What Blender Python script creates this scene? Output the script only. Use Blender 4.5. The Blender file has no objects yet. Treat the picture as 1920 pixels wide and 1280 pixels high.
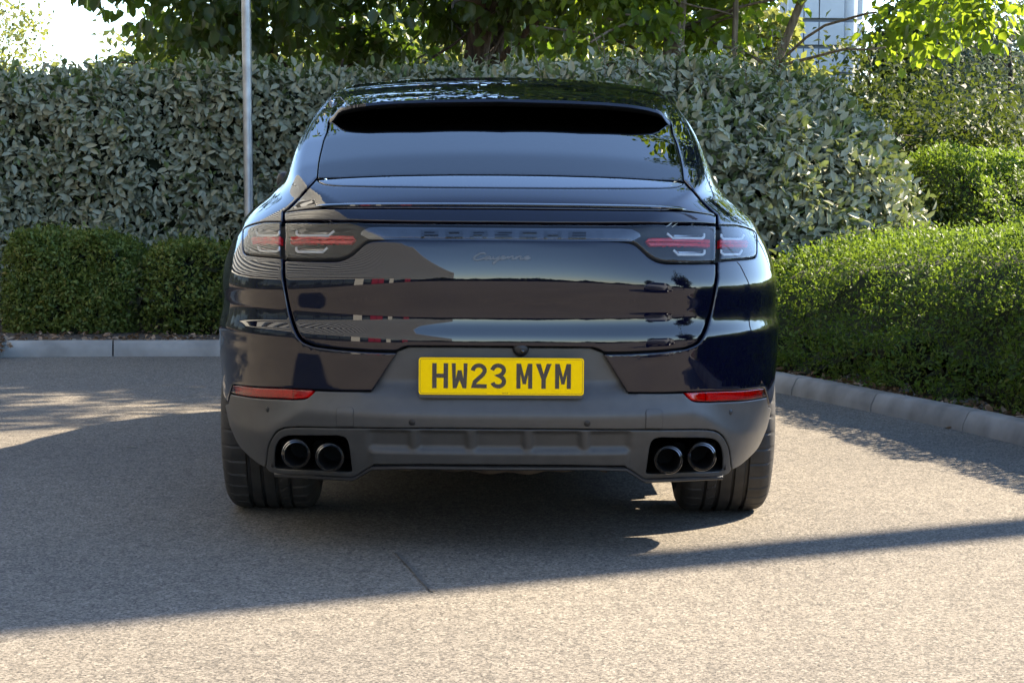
import bpy, bmesh, math, random
import numpy as np
from mathutils import Vector, Matrix
from mathutils.geometry import delaunay_2d_cdt

# ------------------------------------------------------------------ scene, camera, sky, sun, exposure
SC = bpy.context.scene
COL = SC.collection
R = math.radians
random.seed(7)
RNG = np.random.default_rng(7)

FPX, IMW, IMH = 4107.0, 1920.0, 1280.0            # focal length in photo pixels (77 mm equivalent)
CAM = np.array([-0.04, -6.89, 1.20])
YAW, PITCH, ROLL = math.atan(46 / FPX), math.atan(305 / FPX), R(0.42)
fw = np.array([math.sin(YAW) * math.cos(PITCH), math.cos(YAW) * math.cos(PITCH), -math.sin(PITCH)])
rt0 = np.array([math.cos(YAW), -math.sin(YAW), 0.0])
up0 = np.cross(rt0, fw)
rt = math.cos(ROLL) * rt0 + math.sin(ROLL) * up0
up = math.cos(ROLL) * up0 - math.sin(ROLL) * rt0
cam_d = bpy.data.cameras.new('camera')
cam_d.sensor_width = 36.0
cam_d.lens = FPX / IMW * 36.0
cam_d.clip_start, cam_d.clip_end = 0.1, 2000.0
cam_o = bpy.data.objects.new('camera', cam_d)
COL.objects.link(cam_o)
cam_o.matrix_world = Matrix(((rt[0], up[0], -fw[0], CAM[0]), (rt[1], up[1], -fw[1], CAM[1]),
                             (rt[2], up[2], -fw[2], CAM[2]), (0, 0, 0, 1)))
SC.camera = cam_o

SUN_EL, SUN_AZ = R(37.0), math.atan2(0.878, 0.478)      # azimuth from +Y towards +X
sun_dir = Vector((math.sin(SUN_AZ) * math.cos(SUN_EL), math.cos(SUN_AZ) * math.cos(SUN_EL), math.sin(SUN_EL)))
world = bpy.data.worlds.new('World')
SC.world = world
world.use_nodes = True
wn = world.node_tree
sky = wn.nodes.new('ShaderNodeTexSky')
sky.sky_type = 'NISHITA'
sky.sun_disc = False
sky.sun_elevation = SUN_EL
sky.sun_rotation = SUN_AZ
sky.air_density, sky.dust_density, sky.ozone_density = 1.0, 0.1, 1.3
sky.altitude = 2200.0
wn.nodes['Background'].inputs['Strength'].default_value = 0.13
wn.links.new(sky.outputs[0], wn.nodes['Background'].inputs['Color'])
sun_l = bpy.data.lights.new('sun', 'SUN')
sun_l.energy = 5.0
sun_l.angle = R(0.53)
sun_l.color = (1.0, 0.86, 0.66)
sun_o = bpy.data.objects.new('sun', sun_l)
COL.objects.link(sun_o)
sun_o.rotation_euler = sun_dir.to_track_quat('Z', 'Y').to_euler()
sun_o.location = (20, 10, 20)
SC.view_settings.view_transform = 'Standard'
SC.view_settings.look = 'None'
SC.view_settings.gamma = 1.0
SC.view_settings.exposure = 2.22
SC.view_settings.use_curve_mapping = False
SC.render.engine = 'CYCLES'
SC.cycles.use_denoising = True
SC.cycles.max_bounces = 10
SC.cycles.transparent_max_bounces = 12
SC.cycles.caustics_reflective = False
SC.cycles.caustics_refractive = False
SC.cycles.sample_clamp_indirect = 4.0

# ------------------------------------------------------------------ helpers
def pix_ray(px, py):
    px = np.asarray(px, float); py = np.asarray(py, float)
    d = fw[None] + rt[None] * ((px - IMW / 2) / FPX)[:, None] + up[None] * ((IMH / 2 - py) / FPX)[:, None]
    return d / np.linalg.norm(d, axis=1)[:, None]
def at_y(px, py, Y):
    d = pix_ray([px], [py])[0]
    return CAM + d * ((Y - CAM[1]) / d[1])
def on_z(px, py, Z=0.0):
    d = pix_ray([px], [py])[0]
    return CAM + d * ((Z - CAM[2]) / d[2])

def new_mat(name):
    m = bpy.data.materials.new(name)
    m.use_nodes = True
    return m, m.node_tree, m.node_tree.nodes['Principled BSDF']
def node(nt, kind, **kw):
    n = nt.nodes.new(kind)
    for k, v in kw.items():
        if k in n.inputs: n.inputs[k].default_value = v
        else: setattr(n, k, v)
    return n
def ramp(nt, fac, stops):
    n = nt.nodes.new('ShaderNodeValToRGB')
    el = n.color_ramp.elements
    while len(el) < len(stops): el.new(0.5)
    for e, (p, c) in zip(el, stops):
        e.position = p
        e.color = (c[0], c[1], c[2], 1)
    nt.links.new(fac, n.inputs[0])
    return n
def simple(name, c, rough=0.5, metal=0.0, coat=0.0, ior=1.45, var=0.12, scale=30.0, bump=0.0, bscale=200.0, coat_rough=0.02):
    m, nt, b = new_mat(name)
    tc = node(nt, 'ShaderNodeTexCoord')
    nz = node(nt, 'ShaderNodeTexNoise', Scale=scale, Detail=4.0)
    nt.links.new(tc.outputs['Object'], nz.inputs['Vector'])
    rp = ramp(nt, nz.outputs[0], [(0.3, [v * (1 - var) for v in c]), (0.7, [min(1, v * (1 + var)) for v in c])])
    nt.links.new(rp.outputs[0], b.inputs['Base Color'])
    b.inputs['Roughness'].default_value = rough
    b.inputs['Metallic'].default_value = metal
    b.inputs['Coat Weight'].default_value = coat
    b.inputs['Coat Roughness'].default_value = coat_rough
    b.inputs['IOR'].default_value = ior
    if bump > 0:
        n2 = node(nt, 'ShaderNodeTexNoise', Scale=bscale, Detail=3.0)
        nt.links.new(tc.outputs['Object'], n2.inputs['Vector'])
        bp = node(nt, 'ShaderNodeBump', Strength=bump, Distance=0.002)
        nt.links.new(n2.outputs[0], bp.inputs['Height'])
        nt.links.new(bp.outputs[0], b.inputs['Normal'])
    return m

def link(name, me, mat=None, parent=None):
    o = bpy.data.objects.new(name, me)
    COL.objects.link(o)
    if mat is not None and me is not None and len(me.materials) == 0:
        me.materials.append(mat)
    if parent is not None: o.parent = parent
    return o
def empty(name, loc=(0, 0, 0), rz=0.0):
    o = bpy.data.objects.new(name, None)
    o.empty_display_size = 0.2
    COL.objects.link(o)
    o.location = loc
    o.rotation_euler = (0, 0, rz)
    return o
def tag(o, label=None, cat=None, group=None, kind=None):
    if label: o['label'] = label
    if cat: o['category'] = cat
    if group: o['group'] = group
    if kind: o['kind'] = kind
    return o
def copy_tree(o, parent=None):
    c = o.copy(); COL.objects.link(c); c.parent = parent
    for ch in list(o.children): copy_tree(ch, c)
    return c

def mesh_np(name, verts, faces, smooth=True):
    """verts (N,3); faces: list of lists or (M,k) array"""
    me = bpy.data.meshes.new(name)
    verts = np.asarray(verts, np.float32)
    if isinstance(faces, np.ndarray):
        M, k = faces.shape
        loops = faces.astype(np.int32).ravel()
        starts = np.arange(M, dtype=np.int32) * k
        tot = np.full(M, k, np.int32)
    else:
        tot = np.array([len(f) for f in faces], np.int32)
        loops = np.array([i for f in faces for i in f], np.int32)
        starts = np.concatenate([[0], np.cumsum(tot)[:-1]]).astype(np.int32)
        M = len(tot)
    me.vertices.add(len(verts)); me.vertices.foreach_set('co', verts.ravel())
    me.loops.add(len(loops)); me.loops.foreach_set('vertex_index', loops)
    me.polygons.add(M)
    me.polygons.foreach_set('loop_start', starts)
    me.polygons.foreach_set('loop_total', tot)
    me.update(calc_edges=True)
    me.validate()
    if smooth: me.polygons.foreach_set('use_smooth', np.ones(len(me.polygons), bool))
    return me

class MB:
    """collects shapes into one mesh"""
    def __init__(s): s.v = []; s.f = []
    def add(s, vs, fs):
        n = len(s.v); s.v += [tuple(map(float, p)) for p in vs]; s.f += [[i + n for i in f] for f in fs]; return s
    def box(s, a, b, bev=0.0):
        (x0, y0, z0), (x1, y1, z1) = a, b
        if bev <= 0:
            return s.add([(x0,y0,z0),(x1,y0,z0),(x1,y1,z0),(x0,y1,z0),(x0,y0,z1),(x1,y0,z1),(x1,y1,z1),(x0,y1,z1)],
                         [[0,3,2,1],[4,5,6,7],[0,1,5,4],[1,2,6,5],[2,3,7,6],[3,0,4,7]])
        bm = bmesh.new()
        bmesh.ops.create_cube(bm, size=1.0)
        for v in bm.verts: v.co = Vector(((x0+x1)/2 + v.co.x*(x1-x0), (y0+y1)/2 + v.co.y*(y1-y0), (z0+z1)/2 + v.co.z*(z1-z0)))
        bmesh.ops.bevel(bm, geom=bm.edges[:], offset=bev, segments=2, affect='EDGES', profile=0.5)
        bm.verts.index_update()
        s.add([v.co for v in bm.verts], [[v.index for v in f.verts] for f in bm.faces]); bm.free(); return s
    def tube(s, pts, rad, n=10, cap=True):
        pts = [Vector(p) for p in pts]
        if not hasattr(rad, '__len__'): rad = [rad] * len(pts)
        rings = []
        prev = None
        for i, p in enumerate(pts):
            t = (pts[min(i+1, len(pts)-1)] - pts[max(i-1, 0)])
            t = t.normalized() if t.length > 1e-9 else Vector((0,0,1))
            if prev is None:
                a = t.orthogonal().normalized()
            else:
                a = (prev - t * prev.dot(t))
                a = a.normalized() if a.length > 1e-6 else t.orthogonal().normalized()
            prev = a
            b = t.cross(a)
            rings.append([p + (a * math.cos(2*math.pi*k/n) + b * math.sin(2*math.pi*k/n)) * rad[i] for k in range(n)])
        vs = [q for r_ in rings for q in r_]
        fs = [[i*n+k, i*n+(k+1)%n, (i+1)*n+(k+1)%n, (i+1)*n+k] for i in range(len(pts)-1) for k in range(n)]
        if cap: fs += [list(range(n))[::-1], [(len(pts)-1)*n+k for k in range(n)]]
        return s.add(vs, fs)
    def lathe(s, prof, axis='x', c=(0,0,0), n=48, closed=False):
        """prof: list of (radius, along)"""
        vs = []
        for r_, h in prof:
            for k in range(n):
                a = 2*math.pi*k/n
                u, w = r_*math.cos(a), r_*math.sin(a)
                vs.append({'x': (c[0]+h, c[1]+u, c[2]+w), 'y': (c[0]+u, c[1]+h, c[2]+w), 'z': (c[0]+u, c[1]+w, c[2]+h)}[axis])
        m = len(prof)
        fs = [[i*n+k, ((i+1)%m)*n+k, ((i+1)%m)*n+(k+1)%n, i*n+(k+1)%n] for i in range(m if closed else m-1) for k in range(n)]
        return s.add(vs, fs)
    def prism(s, poly, y0, y1):
        """polygon (x,z) extruded along y"""
        n = len(poly)
        vs = [(x, y0, z) for x, z in poly] + [(x, y1, z) for x, z in poly]
        return s.add(vs, [list(range(n)), list(range(2*n-1, n-1, -1))] + [[i, (i+1) % n + 0, (i+1) % n + n, i+n][::-1] for i in range(n)])
    def build(s, name, mat, parent=None, smooth=False, angle=None):
        me = bpy.data.meshes.new(name)
        me.from_pydata(s.v, [], s.f); me.validate()
        bm = bmesh.new(); bm.from_mesh(me); bmesh.ops.recalc_face_normals(bm, faces=bm.faces[:]); bm.to_mesh(me); bm.free()
        if smooth:
            me.polygons.foreach_set('use_smooth', np.ones(len(me.polygons), bool))
            if angle: me.set_sharp_from_angle(angle=R(angle))
        return link(name, me, mat, parent)

def crv(pts, n=6, closed=False):
    """catmull-rom through points"""
    P = np.asarray(pts, float); out = []
    N = len(P)
    for i in range(N if closed else N-1):
        if closed: a, b, c, d = P[(i-1) % N], P[i], P[(i+1) % N], P[(i+2) % N]
        else: a, b, c, d = P[max(i-1, 0)], P[i], P[i+1], P[min(i+2, N-1)]
        for k in range(n):
            t = k / n
            out.append(0.5*((2*b) + (-a+c)*t + (2*a-5*b+4*c-d)*t*t + (-a+3*b-3*c+d)*t**3))
    if not closed: out.append(P[-1])
    return np.array(out)
def sstep(a, b, x):
    t = np.clip((x - a) / (b - a), 0, 1)
    return t*t*(3-2*t)
# ------------------------------------------------------------------ car: materials
def paint_mat(name, c1, c2, c3):
    m, nt, b = new_mat(name)
    tc = node(nt, 'ShaderNodeTexCoord')
    vo = node(nt, 'ShaderNodeTexVoronoi', Scale=2600.0)
    nt.links.new(tc.outputs['Object'], vo.inputs['Vector'])
    rp = ramp(nt, vo.outputs['Color'], [(0.0, c1), (0.75, c2), (1.0, c3)])
    nt.links.new(rp.outputs[0], b.inputs['Base Color'])
    b.inputs['Metallic'].default_value = 0.0
    b.inputs['Specular IOR Level'].default_value = 0.0
    b.inputs['Roughness'].default_value = 0.45
    b.inputs['Coat Weight'].default_value = 1.0
    b.inputs['Coat IOR'].default_value = 1.58
    # road dust lifts the coat roughness in places
    dn = node(nt, 'ShaderNodeTexNoise', Scale=9.0, Detail=6.0)
    nt.links.new(tc.outputs['Object'], dn.inputs['Vector'])
    rr = node(nt, 'ShaderNodeMapRange')
    rr.inputs[1].default_value, rr.inputs[2].default_value = 0.45, 0.8
    rr.inputs[3].default_value, rr.inputs[4].default_value = 0.0, 0.012
    nt.links.new(dn.outputs[0], rr.inputs[0])
    nt.links.new(rr.outputs[0], b.inputs['Coat Roughness'])
    b.inputs['Coat Roughness'].default_value = 0.008
    return m
M = {}
M['paint'] = paint_mat('midnight_blue_paint', (0.0009, 0.0012, 0.0060), (0.0015, 0.0021, 0.0105), (0.004, 0.0055, 0.026))
M['grey'] = simple('grey_bumper_plastic', (0.060, 0.057, 0.053), 0.42, 0.0, ior=1.48, var=0.10, scale=22, bump=0.10, bscale=900)
M['grey_low'] = simple('grey_diffuser_plastic', (0.044, 0.042, 0.039), 0.48, 0.0, ior=1.48, var=0.12, scale=30, bump=0.12, bscale=900)
M['black'] = simple('black_plastic', (0.012, 0.012, 0.013), 0.45, var=0.2)
M['dark'] = simple('underbody_black', (0.006, 0.006, 0.006), 0.8, var=0.3)
M['gloss_black'] = simple('gloss_black', (0.004, 0.004, 0.005), 0.12, coat=1.0, var=0.2)
M['chrome_dark'] = simple('dark_chrome', (0.30, 0.30, 0.305), 0.14, 1.0, var=0.1)
M['pipe'] = simple('sooty_steel', (0.05, 0.047, 0.044), 0.5, 0.9, var=0.4, scale=60)
M['strip'] = simple('mirror_dark_housing', (0.12, 0.126, 0.135), 0.05, 1.0, var=0.1, scale=8)
M['silver'] = simple('satin_silver', (0.55, 0.55, 0.56), 0.28, 1.0, var=0.08)
M['badge'] = simple('grey_badge', (0.11, 0.11, 0.113), 0.32, 0.6, var=0.05)
M['red'] = simple('red_lens_bar', (0.72, 0.016, 0.022), 0.22, coat=0.6, var=0.25, scale=60)
M['red_bright'] = simple('bright_red_prism', (0.85, 0.02, 0.03), 0.3, coat=0.5, var=0.3, scale=220)
M['led'] = simple('led_outline', (0.85, 0.88, 0.90), 0.3, 0.0, var=0.05)
M['tan'] = simple('dusty_heat_shield', (0.17, 0.13, 0.10), 0.7, 0.1, var=0.3, scale=25)
M['yellow'] = simple('plate_yellow', (1.0, 0.62, 0.0), 0.55, coat=0.0, var=0.03, scale=90)
M['yellow'].node_tree.nodes['Principled BSDF'].inputs['Specular IOR Level'].default_value = 0.08
M['plate_black'] = simple('plate_black', (0.012, 0.013, 0.015), 0.16, coat=0.8, var=0.2)
M['rubber'] = simple('tyre_rubber', (0.034, 0.032, 0.030), 0.62, var=0.3, scale=18, bump=0.3, bscale=400)
M['rim'] = simple('rim_dark_silver', (0.22, 0.22, 0.225), 0.3, 0.9, var=0.1)
M['disc'] = simple('brake_disc', (0.35, 0.34, 0.33), 0.4, 1.0, var=0.1)

def glass_mat(name, tint, ior, rough=0.0, add=None):
    """thin pane: tinted see-through plus a mirror layer"""
    m, nt, b = new_mat(name)
    nt.nodes.remove(b)
    out = nt.nodes['Material Output']
    tr = node(nt, 'ShaderNodeBsdfTransparent', Color=(tint[0], tint[1], tint[2], 1))
    gl = node(nt, 'ShaderNodeBsdfGlossy', Roughness=rough, Color=(1, 1, 1, 1))
    fr = node(nt, 'ShaderNodeFresnel', IOR=ior)
    mx = node(nt, 'ShaderNodeMixShader')
    nt.links.new(fr.outputs[0], mx.inputs[0])
    nt.links.new(tr.outputs[0], mx.inputs[1])
    nt.links.new(gl.outputs[0], mx.inputs[2])
    nt.links.new(mx.outputs[0], out.inputs['Surface'])
    # faint dust: tint varies a little
    tc = node(nt, 'ShaderNodeTexCoord'); nz = node(nt, 'ShaderNodeTexNoise', Scale=40.0)
    nt.links.new(tc.outputs['Object'], nz.inputs['Vector'])
    rp = ramp(nt, nz.outputs[0], [(0.3, [t*0.9 for t in tint]), (0.7, tint)])
    nt.links.new(rp.outputs[0], tr.inputs['Color'])
    return m
M['lens'] = glass_mat('smoked_clear_lens', (0.93, 0.92, 0.91), 1.46, 0.0)
M['redlens'] = glass_mat('red_reflector_lens', (0.95, 0.10, 0.10), 1.55, 0.01)
M['window'] = glass_mat('tinted_window', (0.16, 0.17, 0.18), 1.24, 0.0)

# ------------------------------------------------------------------ car: body shape as an implicit surface
def table(pts, lo, hi, step=0.0005, sig=0.008):
    p = np.array(pts, float)
    g = np.arange(lo, hi, step)
    v = np.interp(g, p[:, 0], p[:, 1])
    if sig > 0:
        k = np.exp(-0.5*(np.arange(-4*sig, 4*sig+step, step)/sig)**2); k /= k.sum()
        n = len(k)//2
        v = np.convolve(np.pad(v, (n, n), mode='reflect', reflect_type='odd'), k, 'valid')[:len(g)]
    return g, v
W_T = table([(0.0,.90),(.25,.912),(.35,.942),(.45,.960),(.55,.968),(.62,.972),(.70,.974),(.754,.971),(.80,.963),(.85,.953),(.89,.942),(.946,.931),
             (1.013,.922),(1.054,.910),(1.09,.882),(1.12,.850),(1.15,.820),(1.19,.790),(1.257,.757),(1.33,.737),(1.397,.715),(1.475,.680),
             (1.54,.640),(1.62,.575),(1.9,.40)], 0.0, 1.95, sig=0.018)
# facing angle of the rear along the centre line (degrees, + looks up): shapes what each band mirrors
TH = table([(0.0,-25),(.30,-22),(.40,-18),(.448,-13),(.462,27),(.495,20),(.514,12),(.530,-1.0),(.62,-0.6),(.664,1.0),(.680,1.7),(.6876,2.3),(.697,4.6),(.712,9.6),(.735,8.2),
            (.752,2.8),(.764,1.3),(.774,-0.8),(.79,-3.2),(.82,-4.2),(.85,-2.6),(.872,0.3),(.8808,1.5),(.90,3.2),(.95,6.8),(1.01,10.2),(1.018,8.0),(1.022,1.1),(1.032,1.5),(1.058,8.2),(1.066,5),(1.075,5.0),(1.105,10),(1.12,9),(1.9,9.0)], 0.0, 1.95, sig=0.004)
_y = np.concatenate([[0], np.cumsum(np.tan(np.radians(TH[1]))*0.0005)[:-1]])
_y -= np.interp(0.577, TH[0], _y)
Y0_T = (TH[0], _y - 0.75*sstep(1.13, 1.33, TH[0]))
_lin = np.interp(TH[0], [.66, 1.02], [np.interp(.66, TH[0], _y), np.interp(1.02, TH[0], _y)])
_det = (_y - _lin)*sstep(.64, .68, TH[0])*(1-sstep(.99, 1.03, TH[0]))
W_T = (W_T[0], W_T[1] - 2.2*np.interp(W_T[0], TH[0], _det))
YC_T = table([(0,.80),(.85,.80),(1.0,.90),(1.10,1.12),(1.3,1.55),(1.9,1.7)], 0.0, 1.95, sig=0.03)
Y1_T = table([(0,4.55),(.25,4.72),(.45,4.86),(.65,4.87),(.8,4.80),(.95,4.70),(1.9,4.7)], 0.0, 1.95, sig=0.02)
ZR_T = table([(-1,.30),(-.05,.90),(.06,1.085),(.10,1.127),(.2,1.172),(.3,1.212),(.5,1.284),(.8,1.376),(1.0,1.432),(1.2,1.488),(1.4,1.537),(1.6,1.575),
              (2.0,1.607),(2.4,1.615),(2.8,1.603),(3.05,1.56),(3.45,1.37),(3.85,1.13),(4.0,1.07),(4.3,1.01),(4.6,.92),(4.9,.78),(5.4,.4)], -1.0, 5.4, sig=0.03)
def tb(T, x): return np.interp(x, T[0], T[1])
def crease_shift(ax): return 0.085 * sstep(0.60, 0.80, ax)
def G(P):
    x, y, z = np.abs(P[:, 0]), P[:, 1], P[:, 2]
    W = tb(W_T, z)
    zz = z + crease_shift(x) * (1 - sstep(0.49, 0.545, z))
    y0, yc, y1 = tb(Y0_T, zz), tb(YC_T, z), tb(Y1_T, z)
    yy = np.clip((yc - y) / (yc - y0), 0, None)
    yf = np.clip((y - 3.9) / (y1 - 3.9), 0, None)
    side = (1 - 0.035*sstep(2.6, 3.6, y))*(1 + 0.014*sstep(.55, 1.05, y)*(1-sstep(.80, 1.02, z))*(1-.6*sstep(1.4, 2.0, y)*(1-sstep(3.2, 3.8, y))))
    q = (x / (W*side))**3.2 + yy**2 + yf**2.4
    d1 = np.sqrt(np.maximum(q, 1e-9)) - 1
    cr = (x/0.6)**2
    ye = y - 0.035*cr*np.clip((2.0-y)/1.5, 0, 1)
    zr = tb(ZR_T, ye) - 0.026*cr - 0.010*cr*cr
    d2 = (z - zr)*0.93
    k = 0.014 + 0.055*sstep(0.22, 0.6, y)
    h = np.clip(0.5 + 0.5*(d1-d2)/k, 0, 1)
    return d2 + (d1-d2)*h + k*h*(1-h)
def grad(P, e=0.0025):
    g = np.zeros_like(P)
    for i in range(3):
        d = np.zeros(3); d[i] = e
        g[:, i] = G(P+d) - G(P-d)
    return g / np.maximum(np.linalg.norm(g, axis=1), 1e-12)[:, None]
def first_hit(O, D, t0, t1, n=240):
    ts = np.linspace(t0, t1, n)
    N = len(O)
    vals = np.stack([G(O + D*t) for t in ts], 1)
    neg = vals < 0
    has = neg.any(1)
    i = np.where(has, neg.argmax(1), vals.argmin(1))
    lo = ts[np.maximum(i-1, 0)].copy(); hi = ts[i].copy()
    for _ in range(26):
        mid = 0.5*(lo+hi)
        s = G(O + D*mid[:, None]) < 0
        hi = np.where(s, mid, hi); lo = np.where(s, lo, mid)
    return O + D*hi[:, None]
def px3(pts):
    """photo pixels -> points on the body"""
    p = np.asarray(pts, float)
    D = pix_ray(p[:, 0], p[:, 1])
    return first_hit(np.repeat(CAM[None], len(p), 0), D, 5.8, 9.6)
def top3(pts):
    p = np.asarray(pts, float)
    O = np.c_[p[:, 0], p[:, 1], np.full(len(p), 1.9)]
    return first_hit(O, np.repeat(np.array([[0, 0, -1.0]]), len(p), 0), 0, 1.7)
def side3(pts, s):
    p = np.asarray(pts, float)
    O = np.c_[np.full(len(p), 1.3*s), p[:, 0], p[:, 1]]
    return first_hit(O, np.repeat(np.array([[-1.0*s, 0, 0]]), len(p), 0), 0, 1.25)
def rear3(pts):
    p = np.asarray(pts, float)
    O = np.c_[p[:, 0], np.full(len(p), -1.0), p[:, 1]]
    return first_hit(O, np.repeat(np.array([[0, 1.0, 0]]), len(p), 0), 0, 2.2)
def mir(P):
    Q = np.asarray(P)[::-1].copy(); Q[:, 0] *= -1
    return Q
def both(P):
    """left outline from centre top to centre bottom -> closed full outline"""
    return np.concatenate([P, mir(P)])

CEN = np.array([0, 1.5, 0.62]); KD = 1.4
def to_dom(P, sgn=-1):
    d = P - CEN; d = d/np.linalg.norm(d, axis=1)[:, None]
    a = np.arccos(np.clip(d[:, 1]*sgn, -1, 1)); h = np.maximum(np.hypot(d[:, 0], d[:, 2]), 1e-9)
    return np.c_[d[:, 0]/h, d[:, 2]/h]*a[:, None]*KD
def from_dom(Q, sgn=-1):
    a = np.hypot(Q[:, 0], Q[:, 1])/KD; h = np.maximum(a*KD, 1e-9)
    D = np.c_[Q[:, 0]/h*np.sin(a), sgn*np.cos(a), Q[:, 1]/h*np.sin(a)]
    lo = np.zeros(len(Q)); hi = np.full(len(Q), 4.0)
    for _ in range(34):
        mid = 0.5*(lo+hi)
        s = G(CEN + D*mid[:, None]) < 0
        lo = np.where(s, mid, lo); hi = np.where(s, hi, mid)
    return CEN + D*lo[:, None]
def resample(P, h):
    out = []
    for a, b in zip(P, np.roll(P, -1, 0)):
        n = max(1, int(np.ceil(np.linalg.norm(b-a)/h)))
        for k in range(n): out.append(a + (b-a)*k/n)
    return np.array(out)
def dedupe(P, eps=5e-4):
    out = [P[0]]
    for p in P[1:]:
        if np.linalg.norm(p-out[-1]) > eps: out.append(p)
    if np.linalg.norm(out[0]-out[-1]) < eps: out.pop()
    return np.array(out)
def seg_dist(Q, loops):
    d = np.full(len(Q), 9.0)
    for L in loops:
        A, B = L, np.roll(L, -1, 0)
        for a, b in zip(A, B):
            ab = b-a; t = np.clip(((Q-a)@ab)/max(ab@ab, 1e-12), 0, 1)
            d = np.minimum(d, np.hypot(*(Q-a-t[:, None]*ab).T))
    return d
def inside(Q, loops):
    c = np.zeros(len(Q), bool)
    for L in loops:
        for a, b in zip(L, np.roll(L, -1, 0)):
            cond = (a[1] > Q[:, 1]) != (b[1] > Q[:, 1])
            if a[1] == b[1]: continue
            xi = a[0] + (Q[:, 1]-a[1])*(b[0]-a[0])/(b[1]-a[1])
            c ^= cond & (Q[:, 0] < xi)
    return c
def panel(name, outline, mat, parent=None, holes=(), h=0.016, off=0.0, offf=None, rnd=0.004, depth=0.018, hole_depth=None, sgn=-1, eh=None, shade=True):
    """a body panel cut from the body surface along an outline of points on it: rolled edges and a return flange"""
    loops = [resample(dedupe(to_dom(np.asarray(L), sgn)), eh or h*0.6) for L in [outline, *holes]]
    lo, hi = loops[0].min(0), loops[0].max(0)
    gx, gy = np.meshgrid(np.arange(lo[0]+h*.37, hi[0], h), np.arange(lo[1]+h*.41, hi[1], h*0.87))
    gx[::2] += h*0.5
    Q = np.c_[gx.ravel(), gy.ravel()]
    Q = Q[inside(Q, loops)]
    dd = seg_dist(Q, loops)
    Q = Q[dd > max(h*0.35, rnd*1.25)]
    ring = []
    if rnd > 0:
        for L in loops:
            t = np.roll(L, -1, 0) - np.roll(L, 1, 0); t /= np.maximum(np.linalg.norm(t, axis=1), 1e-9)[:, None]
            nrm = np.c_[-t[:, 1], t[:, 0]]
            for f in (0.35, 1.0):
                for s in (1, -1):
                    ring.append(L + nrm*rnd*f*s)
        ring = np.concatenate(ring)
        ok = inside(ring, loops)
        ring = ring[ok]
        dr = seg_dist(ring, loops)
        ring = ring[dr > rnd*0.3]
        # thin out
    nb = sum(len(L) for L in loops)
    pts = np.concatenate(loops + ([ring] if rnd > 0 and len(ring) else []) + [Q])
    edges = []; n0 = 0
    for L in loops:
        edges += [(n0+i, n0+(i+1) % len(L)) for i in range(len(L))]; n0 += len(L)
    vv, ee, ff, ov, oe, of = delaunay_2d_cdt([Vector(p) for p in pts], edges, [], 0, 1e-6)
    V = np.array([[p.x, p.y] for p in vv]); F = np.array([list(f) for f in ff], int)
    cen = V[F].mean(1)
    F = F[inside(cen, loops)]
    # drop slivers
    A = V[F]; area = np.abs((A[:,1,0]-A[:,0,0])*(A[:,2,1]-A[:,0,1])-(A[:,1,1]-A[:,0,1])*(A[:,2,0]-A[:,0,0]))
    F = F[area > 1e-10]
    P = from_dom(V, sgn); N = grad(P)
    de = seg_dist(V, loops)
    o = np.full(len(P), off)
    if offf is not None: o = o + offf(P)
    if rnd > 0:
        u = np.clip(1 - de/rnd, 0, 1)
        o = o - rnd*(1-np.sqrt(np.maximum(1-u*u*0.96, 0.04)))
    S = P + N*o[:, None]
    # orient
    fn = np.cross(S[F[:, 1]]-S[F[:, 0]], S[F[:, 2]]-S[F[:, 0]])
    flip = (fn*N[F[:, 0]]).sum(1) < 0
    F[flip] = F[flip][:, ::-1]
    # shading normals: analytic, recomputed where the surface was displaced
    fn = np.cross(S[F[:, 1]]-S[F[:, 0]], S[F[:, 2]]-S[F[:, 0]])
    NV = N.copy()
    moved = (de < rnd*1.02) if rnd > 0 else np.zeros(len(P), bool)
    if offf is not None: moved[:] = True
    acc = np.zeros_like(S)
    for k in range(3): np.add.at(acc, F[:, k], fn)
    acc /= np.maximum(np.linalg.norm(acc, axis=1), 1e-12)[:, None]
    NV[moved] = acc[moved]
    # flange
    from collections import Counter
    cnt = Counter()
    for f in F:
        for a, b in ((f[0], f[1]), (f[1], f[2]), (f[2], f[0])): cnt[(min(a, b), max(a, b))] += 1
    bnd = []
    for f in F:
        for a, b in ((f[0], f[1]), (f[1], f[2]), (f[2], f[0])):
            if cnt[(min(a, b), max(a, b))] == 1: bnd.append((a, b))
    nv = len(S)
    bv = sorted({i for e in bnd for i in e})
    idx = {b: i for i, b in enumerate(bv)}
    dep = np.full(len(bv), depth)
    if hole_depth is not None and len(loops) > 1:
        dh = seg_dist(V[bv], loops[1:])
        dep[dh < 1e-4] = hole_depth
    topv = S[bv]
    inw = N[bv].copy()
    if hole_depth is not None:
        inw[dep == hole_depth] = np.array([0, -1.0, 0])
    lowv = topv - inw*dep[:, None]
    VV = np.concatenate([S, topv, lowv]); nb2 = len(bv)
    faces = [list(map(int, f)) for f in F] + [[nv+idx[b], nv+idx[a], nv+nb2+idx[a], nv+nb2+idx[b]] for a, b in bnd]
    me = mesh_np(name, VV, faces)
    if shade:
        nn = np.concatenate([NV, np.zeros((2*nb2, 3))])
        me.normals_split_custom_set_from_vertices([tuple(v) for v in nn.tolist()])
    return link(name, me, mat, parent)
# ------------------------------------------------------------------ car: parts
car = empty('parked_car', (0, 1.5, 0))
tag(car, 'dark blue coupe SUV seen from behind, parked on the tarmac with yellow plate', 'car')
CAR_PARTS = []
class _Proxy: pass
def under(o, parent=None):
    """parent keeping world placement (the car's empty stands at (0, 1.5, 0))"""
    p = parent or car
    o.parent = p
    if p is car: o.location = Vector(o.location) - Vector((0, 1.5, 0))
    return o

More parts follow.
